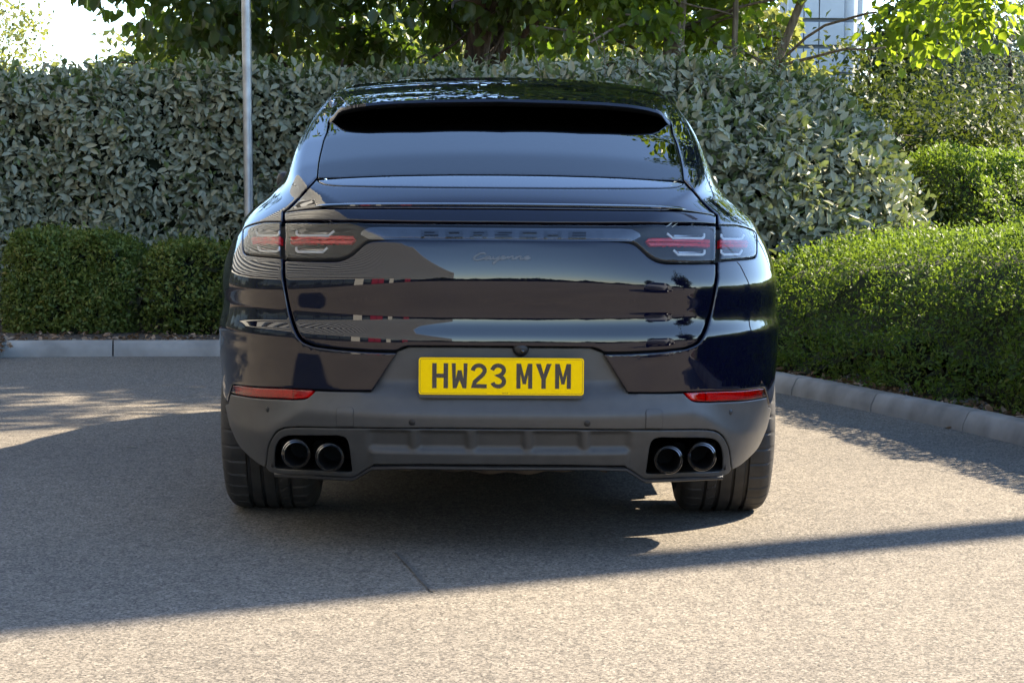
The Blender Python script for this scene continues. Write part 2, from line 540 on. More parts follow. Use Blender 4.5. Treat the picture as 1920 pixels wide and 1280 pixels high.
ARCH = lambda a0, a1, r_=0.43, yc=1.06, n=24: [(yc + r_*math.cos(R(a)), 0.375 + r_*math.sin(R(a))) for a in np.linspace(a0, a1, n)]

# --- tailgate
tg_left = np.concatenate([px3([(940,451),(850,450.5),(760,449.5),(715,451)]),
    px3(crv([(700,452.5),(688,456.5),(675,467),(659,481),(638,489.5),(616,491)], 5)), px3([(575,490.8),(533.8,489.5)]),
    px3(crv([(533.8,513.6),(538.5,549),(546,584),(556.5,616),(569,636),(592,647)], 5)), px3([(638,652.3),(697,656.3),(738,657.2)]),
    px3(crv([(745,655.8),(756,650.2),(768,648.4)], 4)), px3([(850,648.6),(940,649.2)])])
tailgate = under(panel('tailgate', both(tg_left), M['paint'], h=0.013, depth=0.022))
lip_left = np.concatenate([px3([(940,392.2),(760,391.6),(640,391.6)]), px3([(583,392.6),(556,395.2),(533.5,398.5)]), px3([(533.8,413.2),(640,413.8),(760,414.2),(940,415.6)])])
under(panel('tailgate_upper_panel', both(lip_left), M['paint'], h=0.010, depth=0.03))
dk_left = np.concatenate([px3([(940,353),(820,352),(702,350.6),(640,349.2)]), px3(crv([(622,348),(608,346),(599,342),(595,337.5)], 4)),
    px3(crv([(592.5,338.5),(565,369.5),(545,390),(534,396.8)], 6)), px3([(560,393.2),(583,390.2),(640,389.2),(760,389),(940,389.6)])])
under(panel('tailgate_deck', both(dk_left), M['paint'], h=0.013, depth=0.02))
# --- rear window and its lower trim
tr_top = px3([(940,329.4),(853,329.2),(732,331),(641.7,334.8),(597,338)])
tr_bot = np.concatenate([px3(crv([(599,341),(609,345),(622,347)], 4)), px3([(640,348.2),(702,349.4),(820,350.8),(940,351.8)])])
under(panel('window_trim', both(np.concatenate([tr_top, tr_bot])), M['gloss_black'], h=0.013, rnd=0.003))
gl_left = np.concatenate([top3([(0,1.26),(-.3,1.26),(-.56,1.25),(-.60,1.2),(-.612,1.05)]), px3([(614.5,248),(607.5,265),(601.5,290),(597,318),(596,334)]),
    px3([(641.7,333.2),(732,329.6),(853,327.8),(940,328)])])
rw = under(panel('rear_window', both(gl_left), M['window'], h=0.02, rnd=0.003, depth=0.012))
# --- body shell (rear half)
lamp_o = [(528,414.6),(510,414.4),(494,415),(474,419.5),(460,425.3),(455,432),(454,445),(454.2,458),(455,470.5),(460.5,477.6),(480,481),(505,483.2),(528,485.4)]
sh = [px3(crv([(591,334),(562,366.5),(541,387),(529,395.8)], 6)), px3([(528.4,405)]), px3(crv(lamp_o, 4)),
      px3(crv([(528.6,500),(528,513.6),(533,549),(540.5,586),(551,619),(564.5,640),(589,650.6)], 5)), px3([(637,656.6),(697,660.6),(739,661.8)]),
      px3([(741.5,664),(719,698),(697,732)]), px3([(637.5,731.8),(590,729.6)]), px3([(548,728),(510,726.3),(471,724.6),(441.6,720.8),(436,721)]), px3([(430.5,738),(427,754)])]
arch_l = side3([(0.70, 0.452)] + ARCH(158, 12), -1)
fr = [(1.5, 0.47)]
ring = []
for a in np.linspace(-8, 90, 40):       # y = 1.5 section, from the left sill over the roof centre
    ring.append((-math.cos(R(a)), 0.0, math.sin(R(a))))
ring = np.array(ring)
lo_, hi_ = np.zeros(40), np.full(40, 2.0)
for _ in range(34):
    mid = .5*(lo_+hi_); s_ = G(CEN + ring*mid[:, None]) < 0
    lo_ = np.where(s_, mid, lo_); hi_ = np.where(s_, hi_, mid)
sec = CEN + ring*lo_[:, None]
g_up = np.concatenate([px3([(594,331),(595,318),(599.5,290),(605.5,265),(612.5,247)]), top3([(-.620,1.05),(-.608,1.205),(-.565,1.258),(-.3,1.268)])])[::-1]
outer_l = np.concatenate([g_up, *sh, arch_l, sec])     # from roof front edge of glass, down left, round arch, up y=1.5 to roof centre
shell_out = np.concatenate([outer_l, mir(outer_l)])
under(panel('body_shell', shell_out, M['paint'], h=0.017, depth=0.02))
# --- front half of the body
fsec = [sec, mir(sec)[1:]]
fb = side3([(1.52, .33),(2.3,.32),(3.3,.32)] + [(3.955+.42*math.cos(R(a)), .375+.42*math.sin(R(a))) for a in np.linspace(190, -8, 26)], -1)
fb2 = []
for a in np.linspace(20, 90, 10): fb2.append((-math.sin(R(90-a+0))*0.0-0.93*math.cos(R(a)), 3.9+0.7*math.sin(R(a)), .32))
def azf(P):
    P = np.asarray(P, float); return from_dom(to_dom(P, 1), 1)
fb2 = azf(fb2)
front_out = np.concatenate([fb, fb2]); front_out = np.concatenate([front_out, mir(front_out)[1:], mir(sec)[::-1], sec[::-1][1:]])
under(panel('front_body', front_out, M['paint'], h=0.05, eh=0.03, depth=0.02, rnd=0.003, sgn=1))
# windscreen and side windows sit on the front half
def strip_panel(name, pts, mat, sgn, off=0.004): return under(panel(name, pts, mat, h=0.05, eh=0.03, off=off, rnd=0.003, depth=0.012, sgn=sgn))
strip_panel('windscreen', azf([(x, 3.86-.10*(x/.6)**2, 1.14) for x in np.linspace(-.66,.66,9)] + [(x, 3.08-.05*(x/.5)**2, 1.55) for x in np.linspace(.54,-.54,9)]), M['gloss_black'], 1)
for s in (-1, 1):
    w = side3([(1.60,1.16),(2.2,1.13),(3.3,1.11),(3.05,1.42),(2.6,1.49),(2.0,1.49),(1.60,1.46)], s)
    strip_panel('side_window', w, M['gloss_black'], 1)
    mrr = under(MB().box((-.085,-.055,-.052), (.085,.055,.052), 0.03).build('door_mirror', M['black'], smooth=True))
    mrr.location = (s*.925, 3.20-1.5, 1.172)
    arm = MB().box((-.06,-.03,-.02),(.06,.03,.02),.008).build('mirror_arm', M['black'], mrr)
    arm.location = (-s*.11, 0, -.055)
# --- inner liner that closes the gaps with black
inn = np.concatenate([rear3([(0,.47),(-.5,.47),(-.80,.46)]), side3([(.62,.48)] + ARCH(165, 10, .47), -1), sec])
under(panel('inner_liner', np.concatenate([inn, mir(inn)]), M['dark'], h=0.05, eh=0.03, off=-0.055, rnd=0.0, depth=0.001))
# --- grey bumper
zslant = lambda z: np.interp(z, [.528, .662], [.405, .325])
def recess(P):
    x, z = np.abs(P[:, 0]), P[:, 2]
    return -0.028*sstep(.505, .56, z)*(1 - sstep(-0.004, 0.004, x - zslant(z) - 0.03))
def bumper_off(P): return recess(P)
gb_left = np.concatenate([px3([(940,652.4),(850,651.6),(765,651.2)]), px3([(742,660),(722,690),(694,735)]), px3([(640,734.6),(592,733.2)]),
    px3(crv([(584,741),(571,748.6),(543,750)], 4)), px3([(510,749),(474,746.6),(450,743),(432,739.4)]), px3([(428.5,757),(422.5,759.5)]),
    px3(crv([(430.5,797),(445,830),(459.5,848),(480.5,866.5),(496,875)], 5)),
    px3(crv([(498.5,862),(500,848),(504.2,830),(518,808.4),(541.8,800),(600,800)], 5)), px3([(667,800.8),(800,801.6),(940,802.8)])])
gb = under(panel('rear_bumper', both(gb_left), M['grey'], h=0.012, offf=bumper_off, depth=0.02, rnd=0.003))
# --- lower bumper with exhaust openings and ribs
def px2x(px, d): return (px-940)*d/FPX
ribs = [-.271, -.090, .090, .271]
def diff_off(P):
    x, z = P[:, 0], P[:, 2]
    zt, zb = .398, .342
    inside_z = sstep(zb-.004, zb+.004, z)*(1-sstep(zt-.006, zt+.010, z))
    in_x = 1 - sstep(.400, .425, np.abs(x))
    rib = np.zeros(len(x))
    wr = .008 + (z-zb)*.06
    for c in ribs: rib = np.maximum(rib, 1 - sstep(wr, wr+.010, np.abs(x-c)))
    rec = -0.011*inside_z*in_x*(1-rib)
    shelf = 0.007*(1-sstep(zb-.010, zb-.002, z))*(1 - sstep(.400, .420, np.abs(x)))
    return rec + shelf
df_left = np.concatenate([px3([(940,805.6),(800,804.4),(667,803.6)]), px3(crv([(600,802.8),(542.5,802.8),(519.5,810.6),(506,830.6),(502,848),(500.4,862),(498.5,876)], 5)),
    px3([(504,883),(512,886.5),(590,890),(661,893.8)]), px3([(665,893),(697,872)]), px3([(702,868),(800,868),(940,869)])])
ex_l = px3(np.concatenate([crv([(514,874),(514.6,848),(519.4,830.5),(530.6,819),(548.5,816)], 5), crv([(631.6,816),(647,820.5),(653.6,833),(657,858),(660,883.5)], 5), [(655,885.4),(590,881.8),(518,878.2)]]))
under(panel('lower_bumper', both(df_left), M['grey_low'], h=0.0085, eh=0.006, offf=diff_off, depth=0.03, rnd=0.003, holes=[ex_l, mir(ex_l)], hole_depth=0.035))
# --- exhaust recess and tips
for s in (-1, 1):
    b = MB()
    x0, x1 = s*.455, s*.745
    ya, yb_ = rear3([(x0,.33),(x1,.34)])[:, 1] + .036
    b.add([(x0,ya,.246),(x1,yb_,.252),(x1,yb_,.405),(x0,ya,.405),(x0,.52,.246),(x1,.56,.252),(x1,.56,.405),(x0,.52,.405)],
          [[0,1,5,4],[1,2,6,5],[2,3,7,6],[3,0,4,7],[4,5,6,7]])
    box = under(b.build('exhaust_recess', M['dark']))
    for cpx, cpy, yf in ((555, 851.7, .09), (618, 858, .055)):
        c = at_y(cpx, cpy, yf)
        x = c[0] if s < 0 else -c[0]
        t = under(MB().lathe([(.0355,.30),(.0355,.012),(.0365,.004)], 'y', n=40).build('exhaust_tip', M['pipe'], smooth=True, angle=40))
        t.location = (x, yf-1.5, c[2]-.001*s)
        MB().lathe([(.0365,.004),(.0385,.0),(.0405,.002),(.0408,.010),(.0425,.012),(.0445,.004),(.0462,.006),(.0470,.016),(.0470,.30)], 'y', n=48).build('tip_sleeve', M['chrome_dark'], t, smooth=True, angle=50)
        MB().lathe([(.0001,.20),(.036,.20)], 'y', n=24).build('tip_baffle', M['dark'], t)
# --- lower lip
lip = px3([(514,885.5),(590,889.6),(661,893.2)]); l2 = px3([(668,889.5),(697,872)])
lipc = np.concatenate([lip + [0,.006,-.003], l2 + [0,.008,-.004], rear3([(-.30,.302),(-.0001,.300)])])
zc_ = at_y(940, 875, lipc[-1][1])[2]
lipc[-2:, 2] = zc_; lipc[-1, 0] = 0; lipc[-2:, 1] += .012
lipf = np.concatenate([lipc, mir(lipc)[1:]])
b = MB()
prof = [(-.004,.004),(-.010,-.002),(-.010,-.009),(.0,-.013),(.07,-.013),(.07,.008)]
n = len(prof)
vs = [(p[0], p[1]+u, p[2]+w) for p in lipf for u, w in prof]
fs = [[i*n+k, i*n+(k+1) % n, (i+1)*n+(k+1) % n, (i+1)*n+k] for i in range(len(lipf)-1) for k in range(n)] + [list(range(n)), [(len(lipf)-1)*n+k for k in range(n)]]
under(b.add(vs, fs).build('lower_lip', M['black']))
# --- tow covers, sensors
def outline_groove(name, pts, mat, parent, w=0.0022):
    """thin seam line set into the bumper"""
    P = px3(pts); N = grad(P)
    return P, N
for s in (-1, 1):
    L = px3(np.concatenate([[(630.6,799.4)], crv([(630.6,770),(632,765),(637,762.8)], 3), crv([(657,762.8),(662,765),(663.4,770)], 3), [(663.4,799.6)]]))
    if s > 0: L = mir(L)
    c = L.mean(0)
    seam = under(panel('tow_cover_seam', L, M['black'], h=0.012, eh=.006, off=0.0012, rnd=0.0008, depth=0.003))
    c = L.mean(0); L2 = c + (L-c)*np.array([.93, 1, .955])
    tcov = under(panel('tow_cover', L2, M['grey'], h=0.012, eh=.006, off=0.0022, rnd=0.0008, depth=0.002))
    for (sx, sy, rr) in ((501.5,767,.0085), (772.6,791.5,.0095)):
        p = px3([(sx, sy)]); n_ = grad(p)[0]; p = p[0]
        if s > 0: p = p*[-1,1,1]; n_ = n_*[-1,1,1]
        me = MB().lathe([(.0001,.0028),(rr*.8,.0026),(rr,.0012),(rr*1.12,.0009),(rr*1.12,-.004)], 'z', n=24)
        o = under(me.build('parking_sensor', M['black'], smooth=True, angle=50))
        o.location = Vector(p + n_*bumper_off(np.array([p]))[0]) - Vector((0,1.5,0))
        o.rotation_euler = Vector(n_).to_track_quat('Z', 'Y').to_euler()
# --- red reflectors
for s in (-1, 1):
    L = px3(np.concatenate([[(436.5,722.6),(445,722.6),(471,726.4),(510,728.2),(548.5,729.8),(585.5,731.8)], crv([(582,737.5),(570,745.6),(543,747.6)], 4), [(510,746.4),(474,744),(450,740.2),(432.4,736.4)]]))
    if s > 0: L = mir(L)
    back = under(panel('rear_reflector', L, M['red'], h=0.012, eh=.006, off=-0.014, rnd=0.0, depth=0.004))
    o = panel('reflector_lens', L, M['redlens'], h=0.012, eh=.006, off=-0.001, rnd=0.003, depth=0.012); o.parent = back
    # brighter prism block in the middle of the reflector
    blk = px3([(472,728.5),(545,731.2),(545,745.5),(474,742.4)])
    if s > 0: blk = mir(blk)
    o = panel('prism_block', blk, M['red_bright'], h=0.012, eh=.008, off=-0.008, rnd=0.001, depth=0.005); o.parent = back
# ------------------------------------------------------------------ car: lamps, badges, plate, wheels
bar_left = np.concatenate([px3([(940,420.6),(820,419.4),(700,418.6),(600,418)]), px3([(534.4,417.8),(534,450),(534.4,485.2)]), px3([(575,486.4),(614,486.6)]),
    px3(crv([(614,486.6),(636,485),(656.5,477),(673,463),(686,452.5),(699,448.6),(715,447.4)], 5)), px3([(760,446.4),(850,447.4),(940,448.4)])])
light_bar = under(panel('light_bar', both(bar_left), M['dark'], h=0.02, off=-0.024, rnd=0.0, depth=0.002))
o = panel('light_bar_lens', both(bar_left), M['lens'], h=0.012, off=0.001, rnd=0.005, depth=0.001); o.parent = light_bar
ctr = np.concatenate([px3([(940,421.4),(820,420.2),(712,419.4)]), px3(crv([(690,421),(676,430),(672,438)], 4)), px3(crv([(690,446.6),(706,446.6),(720,446.4)], 3)), px3([(760,445.6),(850,446.6),(940,447.6)])])
o = panel('light_bar_backing', both(ctr), M['strip'], h=0.02, off=-0.019, rnd=0.0, depth=0.002); o.parent = light_bar
out_l = px3(crv([(526.6,417),(510,416.8),(494,417.4),(474.6,421.8),(461.4,427.2),(457,433),(456,445),(456.2,458),(457,470),(462,475.8),(480.6,478.8),(505,481),(526.6,483)], 4))
RB, LED = {}, {}
def px_set(pts, s):
    L = px3(pts)
    return L if s < 0 else mir(L)
def ribbon3(name, P, N, w, t, mat, parent, lift=0.0, closed=False):
    """flat raised ribbon along a line on a surface"""
    P = np.asarray(P); m = len(P)
    T = (np.roll(P, -1, 0) - np.roll(P, 1, 0)) if closed else np.gradient(P, axis=0)
    T /= np.maximum(np.linalg.norm(T, axis=1), 1e-9)[:, None]
    B = np.cross(N, T); B /= np.maximum(np.linalg.norm(B, axis=1), 1e-9)[:, None]
    a = P - B*w/2 + N*lift; b_ = P + B*w/2 + N*lift
    a2 = P - B*w*.32 + N*(lift+t); b2 = P + B*w*.32 + N*(lift+t)
    vs = np.concatenate([a, a2, b2, b_])
    fs = []
    for i in range(m if closed else m-1):
        j = (i+1) % m
        for k in range(3): fs.append([k*m+i, k*m+j, (k+1)*m+j, (k+1)*m+i])
    if not closed: fs += [[0, m, 2*m, 3*m], [m-1, 2*m-1, 3*m-1, 4*m-1]]
    mb = MB().add(vs, fs)
    o = mb.build(name, mat, None, smooth=True, angle=40)
    o.parent = parent
    return o
for s in (-1, 1):
    OL = out_l if s < 0 else mir(out_l)
    tl = under(panel('tail_lamp', OL, M['dark'], h=0.015, off=-0.026, rnd=0.0, depth=0.002))
    o = panel('lamp_lens', OL, M['lens'], h=0.010, eh=.006, off=0.0015, rnd=0.005, depth=0.001); o.parent = tl
    for par, bars, leds in ((tl, [[(468,440.8),(522,440.8),(522,447.4),(466,447.4)], [(466,448.6),(522,448.6),(522,455.4),(470,455.4)]],
                             [[(477.5,433),(482,440.2),(517,440.6),(521,437.4),(521,432.4)], [(481,461.6),(486,469.4),(516,470.4),(521,467.2),(521,461.8)]]),
                            (light_bar, [[(541,441.2),(660,441.4),(664,447.8),(541,447.8)], [(541,449),(662,449.2),(655,456.2),(541,455.6)]],
                             [[(554,431.6),(554,437.6),(557.5,440.4),(614,441),(625,432.4)], [(553.4,462.4),(553.4,468.6),(557,471.4),(604,472),(612.4,463.4)]])):
        for q in bars:
            L = px_set(q, s)
            o = panel('red_light_guide', L, M['red'], h=0.012, eh=.006, off=-0.008, rnd=0.003, depth=0.012); o.parent = par
        for q in leds:
            L = px3(np.concatenate([crv(np.array(q)[[0,1]], 3), np.array(q)[[2]], np.array(q)[3:]]))
            N = grad(L)
            if s > 0: L = L*[-1,1,1]; N = N*[-1,1,1]
            L = resample(np.concatenate([L, L[::-1]]), .006)[:max(4, 0)] if False else L
            # densify
            Ld = [];
            for a, b_ in zip(L[:-1], L[1:]):
                for k in range(6): Ld.append(a+(b_-a)*k/6)
            Ld.append(L[-1]); Ld = np.array(Ld); Nd = grad(Ld)
            ribbon3('brake_light_outline', Ld, Nd, .0085, .003, M['led'], par, lift=-.006)
            # dull inner bar of the lamp
            q2 = np.array(q); c = q2.mean(0); inner = c + (np.array([q2[0], q2[1], q2[-2], q2[-1]])-c)*[.80,.45] + [0,-1.0]
            Li = px_set(inner, s)
            o = panel('lamp_inner_bar', Li, M['chrome_dark'], h=0.012, eh=.008, off=-0.012, rnd=0.001, depth=0.006); o.parent = par
# raised letters inside the light bar
LET = {'P': [(0,0,.2,1),(.2,.78,1,1),(.2,.34,1,.56),(.8,.56,1,.78)], 'O': [(0,0,.2,1),(.8,0,1,1),(.2,.78,.8,1),(.2,0,.8,.22)],
       'R': [(0,0,.2,1),(.2,.78,1,1),(.2,.38,1,.58),(.8,.58,1,.78),(.7,0,.95,.38)], 'S': [(0,.78,1,1),(0,.60,.2,.78),(0,.40,1,.60),(.8,.22,1,.40),(0,0,1,.22)],
       'C': [(0,0,.2,1),(.2,.78,1,1),(.2,0,1,.22)], 'H': [(0,0,.2,1),(.8,0,1,1),(.2,.4,.8,.6)], 'E': [(0,0,.2,1),(.2,.78,1,1),(.2,.4,1,.6),(.2,0,1,.22)]}
mat_let = simple('bar_letters', (0.085, 0.09, 0.096), 0.10, 1.0, var=0.05)
for i, ch in enumerate('PORSCHE'):
    x0 = 788 + i*46.5; w = 33; y0, y1 = 428.2+i*.25, 440.6+i*.25
    b = MB()
    for (a, c, d, e) in LET[ch]:
        q = px3([(x0+a*w, y1+(y0-y1)*c), (x0+d*w, y1+(y0-y1)*c), (x0+d*w, y1+(y0-y1)*e), (x0+a*w, y1+(y0-y1)*e)])
        N = grad(q)
        b.add(np.concatenate([q - N*.012, q - N*.017]), [[0,1,2,3],[0,4,5,1],[1,5,6,2],[2,6,7,3],[3,7,4,0]])
    o = b.build('bar_letter', mat_let); o.parent = light_bar
# script badge
BZ = [[(628,367),(612,359),(585,361),(550,376),(526,396),(522,412),(540,420),(575,416),(606,406),(632,396),(655,389)],
      [(668,391),(645,389),(622,401),(624,414),(645,411),(672,391),(662,411),(678,413),(694,402)],
      [(700,391),(694,409),(714,412),(750,390),(736,412),(714,440),(696,454),(700,440),(730,424),(757,410)],
      [(760,408),(794,400),(800,390),(784,388),(766,398),(764,411),(784,414),(812,402),(834,389)],
      [(838,390),(829,413)], [(833,405),(856,390),(874,389),(868,412),(884,412),(904,396)],
      [(909,390),(900,413)], [(904,405),(926,390),(944,389),(938,412),(954,412),(968,404)],
      [(972,408),(1008,400),(1014,390),(998,388),(980,398),(978,411),(998,414),(1030,402)]]
badge = None
for st in BZ:
    c = crv(np.array(st, float), 5); c = c/4.8 + [780, 400]
    P = px3(c); N = grad(P)
    if badge is None: badge = under(ribbon3('script_badge', P, N, .0066, .0035, M['badge'], None))
    else: ribbon3('badge_stroke', P, N, .0056, .0035, M['badge'], badge)
badge.location = (0, -1.5, 0)
# decklid blade
bl = px3([(583.5,388.4),(640,386),(760,385),(940,385.4)]); bl = np.concatenate([bl, mir(bl)[1:]])
bl = np.array([bl[0]+(bl[1]-bl[0])*.0] + list(crv(bl, 8)))[1:]
n = 7
prof = [(.018,-.004),(-.004,-.005),(-.010,-.001),(-.010,.003),(-.004,.007),(.030,.010),(.05,.004)]
taper = np.clip(np.minimum(np.arange(len(bl)), np.arange(len(bl))[::-1])/4.0, .15, 1)
vs = [(p[0], p[1]+u*t+.004, p[2]+w*t) for p, t in zip(bl, taper) for u, w in prof]
fs = [[i*n+k, i*n+(k+1) % n, (i+1)*n+(k+1) % n, (i+1)*n+k] for i in range(len(bl)-1) for k in range(n)] + [list(range(n)), [(len(bl)-1)*n+k for k in range(n)]]
under(MB().add(vs, fs).build('deck_spoiler_blade', M['gloss_black'], smooth=True, angle=40))
# roof spoiler: painted awning over the rear window
ne = 41
edge = []
for i, u in enumerate(np.linspace(-1, 1, ne)):
    au = abs(u)
    px = 940 + u*322.0 if u < 0 else 940 + u*322.0
    py = np.interp(au, [0,.4,.6,.74,.84,.90,.95,.98,1.0], [189.5,191,193,196,200,204.5,211,219,236])
    yy = np.interp(au, [0,.5,.8,.92,1.0], [.935,.95,.985,1.015,1.045])
    d = pix_ray([px if u <= 0 else 940-(px-940)], [py])[0]
    p = CAM + d*((yy-CAM[1])/d[1])
    edge.append((p[0] if u <= 0 else -p[0], yy, p[2]))
edge = np.array(edge); edge[:, 2] = (edge[:, 2]+edge[::-1, 2])/2
E2 = crv(edge, 2)
rows = []
K = 12
for k in range(K+1):
    t = k/K
    row = []
    for p in E2:
        yb = 1.62
        y = p[1] + (yb-p[1])*t
        xs = p[0]*(1 + .03*t)
        zt = top3([(xs, y)])[0][2] if False else None
        row.append((xs, y, p[2]))
    rows.append(np.array(row))
base = [top3(np.c_[r_[:, 0], r_[:, 1]])[:, 2] for r_ in rows]
toprows = []
for k in range(K+1):
    t = k/K; r_ = rows[k].copy()
    lift = (rows[0][:, 2]+.004 - base[0])*(1-t)**2*(1+2*t*0.6)
    r_[:, 2] = base[k] + np.maximum(lift, 0) + .0035*(1-t) - .0045*t**3
    toprows.append(r_)
m = len(E2)
lipr = toprows[0].copy(); lipr[:, 1] -= .004; lipr[:, 2] -= .010
und = []
for k in range(1, 7):
    t = k/6; r_ = rows[0].copy(); yb = 1.27
    r_[:, 1] = rows[0][:, 1] + (yb-rows[0][:, 1])*t
    zb = top3(np.c_[r_[:, 0], r_[:, 1]])[:, 2]
    r_[:, 2] = (rows[0][:, 2]-.016)*(1-t) + zb*t if False else np.maximum(zb + .002, (rows[0][:, 2]-.014)*(1-t)+(zb+.012)*t)
    und.append(r_)
lipu = toprows[0].copy(); lipu[:, 1] += .004; lipu[:, 2] -= .017
allr = toprows[::-1] + [lipr]
vs = np.concatenate(allr); fs = [[i*m+k, i*m+k+1, (i+1)*m+k+1, (i+1)*m+k] for i in range(len(allr)-1) for k in range(m-1)]
spo = under(link('roof_spoiler', mesh_np('roof_spoiler', vs, fs), M['paint']))
spo.data.set_sharp_from_angle(angle=R(50))
allr = [lipr, lipu] + und
vs = np.concatenate(allr); fs = [[i*m+k, i*m+k+1, (i+1)*m+k+1, (i+1)*m+k] for i in range(len(allr)-1) for k in range(m-1)]
link('spoiler_underside', mesh_np('spoiler_underside', vs, fs), M['black'], spo)
# reversing camera
pc = at_y(976.5, 656, px3([(976,656)])[0][1]-.0)
cmr = under(MB().lathe([(.0001,-.012),(.016,-.011),(.024,-.004),(.0265,.006),(.0265,.03)], 'y', n=24).build('reversing_camera', M['black'], smooth=True, angle=40))
cmr.location = (pc[0], pc[1]-1.5+.012, pc[2]+.004)
MB().lathe([(.0001,-.016),(.0045,-.0155),(.006,-.013),(.006,-.008)], 'y', c=(.006,-.001,-.008), n=16).build('camera_lens', M['gloss_black'], cmr, smooth=True)
# number plate
yp = -0.018
PC = at_y(940, 706.6, yp); pw, ph = .520, .111
def rrect(w, h, r_, n=6):
    out = []
    for cx, cz, a0 in ((w/2-r_, h/2-r_, 0), (-w/2+r_, h/2-r_, 90), (-w/2+r_, -h/2+r_, 180), (w/2-r_, -h/2+r_, 270)):
        for k in range(n+1): out.append((cx+r_*math.cos(R(a0+90*k/n)), cz+r_*math.sin(R(a0+90*k/n))))
    return out
plate = under(MB().prism(rrect(pw, ph+.012, .010), .0, .012).build('number_plate', M['grey_low'], None))
plate.location = (PC[0], yp-1.5, PC[2])
plate.data.transform(Matrix.Translation((0, .002, -.006)))
face = MB().prism(rrect(pw, ph+.006, .009), -.0025, .003).build('plate_face', M['yellow'], plate)
face.location = (0, 0, .002)
ol, il = rrect(pw-.008, ph-.002, .007), rrect(pw-.0098, ph-.0038, .0062)
nn_ = len(ol); b = MB()
b.add([(x, -.0029, z) for x, z in ol] + [(x, -.0029, z) for x, z in il], [[i, (i+1) % nn_, nn_+(i+1) % nn_, nn_+i] for i in range(nn_)])
bo = b.build('plate_border', M['plate_black'], plate); bo.location = (0, 0, .002)
CH, CW, ST = .079, .050, .014
def ribbon2(pts, w):
    P = np.array(pts, float); m = len(P); out_a, out_b = [], []
    for i in range(m):
        if i == 0: t = P[1]-P[0]; t /= np.linalg.norm(t); nrm = np.array([-t[1], t[0]]); k = 1
        elif i == m-1: t = P[-1]-P[-2]; t /= np.linalg.norm(t); nrm = np.array([-t[1], t[0]]); k = 1
        else:
            t1 = P[i]-P[i-1]; t1 /= np.linalg.norm(t1); t2 = P[i+1]-P[i]; t2 /= np.linalg.norm(t2)
            n1 = np.array([-t1[1], t1[0]]); n2 = np.array([-t2[1], t2[0]]); nrm = n1+n2; nrm /= max(np.linalg.norm(nrm), 1e-6); k = min(1/max(nrm@n1, .35), 2.2)
        out_a.append(P[i]+nrm*w/2*k); out_b.append(P[i]-nrm*w/2*k)
    return out_a + out_b[::-1]
def arc(cx, cz, rx, rz, a0, a1, n=8): return [(cx+rx*math.cos(R(a)), cz+rz*math.sin(R(a))) for a in np.linspace(a0, a1, n)]
h_, w_, s_ = CH, CW, ST
GL = {'H': [(0,0),(s_,0),(s_,.033),(w_-s_,.033),(w_-s_,0),(w_,0),(w_,h_),(w_-s_,h_),(w_-s_,.046),(s_,.046),(s_,h_),(0,h_)],
      'W': [(.0035,0),(.0155,0),(w_/2,.026),(w_-.0155,0),(w_-.0035,0),(w_,h_),(w_-.0125,h_),(w_-.0130,.030),(w_/2+.006,.057),(w_/2-.006,.057),(.0130,.030),(.0125,h_),(0,h_)],
      'M': [(0,0),(s_-.001,0),(s_-.001,.046),(w_/2-.005,.014),(w_/2+.005,.014),(w_-s_+.001,.046),(w_-s_+.001,0),(w_,0),(w_,h_),(w_-s_,h_),(w_/2,.036),(s_,h_),(0,h_)],
      'Y': [(w_/2-.007,0),(w_/2+.007,0),(w_/2+.007,.030),(w_,h_),(w_-.0155,h_),(w_/2,.046),(.0155,h_),(0,h_),(w_/2-.007,.030)],
      '2': ribbon2([(.006,.056)] + arc(w_/2,.056,.0185,.0165,170,-8,12) + [(.038,.044),(.012,.020),(.009,.0075),(.050,.0066)], .0130),
      '3': ribbon2([(.006,.058)] + arc(w_/2,.0575,.0180,.0150,165,-40,12) + [(.0325,.0415),(.026,.0405),(.0325,.0385)] + arc(w_/2,.0225,.0185,.0160,42,-165,13), .0130)}
xs = {'H': 338, 'W': 514, '2': 687, '3': 862, 'M': 1098, 'Y': 1272, 'm': 1447}
for ch in 'HW23MYm':
    px0 = xs[ch]/4.8 + 740
    x0 = (px0-940.4)*.52/310.5
    m_ = MB().prism([(x, z) for x, z in GL[ch.upper()]], -.0031, -.002).build('plate_letter', M['plate_black'], plate)
    m_.location = (x0, 0, -.0385 + .0025)
def text_mesh(name, s, size, mat, parent, loc, extr=.0004, rot=(R(90), 0, 0), sx=1.0):
    cu = bpy.data.curves.new(name, 'FONT'); cu.body = s; cu.size = size; cu.align_x = 'CENTER'; cu.align_y = 'CENTER'; cu.extrude = extr; cu.resolution_u = 3
    t = bpy.data.objects.new(name, cu); COL.objects.link(t)
    me = bpy.data.meshes.new_from_object(t.evaluated_get(bpy.context.evaluated_depsgraph_get()))
    bpy.data.objects.remove(t)
    o = link(name, me, mat, parent); o.location = loc; o.rotation_euler = rot; o.scale = (sx, 1, 1)
    return o
gap = MB().box((-.0365,-.00305,-.0025),(.0365,-.0029,.0025)).build('plate_imprint_ground', M['yellow'], plate); gap.location = (-.008, 0, -.0515)
text_mesh('plate_imprint', 'GROUP', .0056, M['plate_black'], plate, (.012, -.0033, -.0512), .0001, sx=1.0)

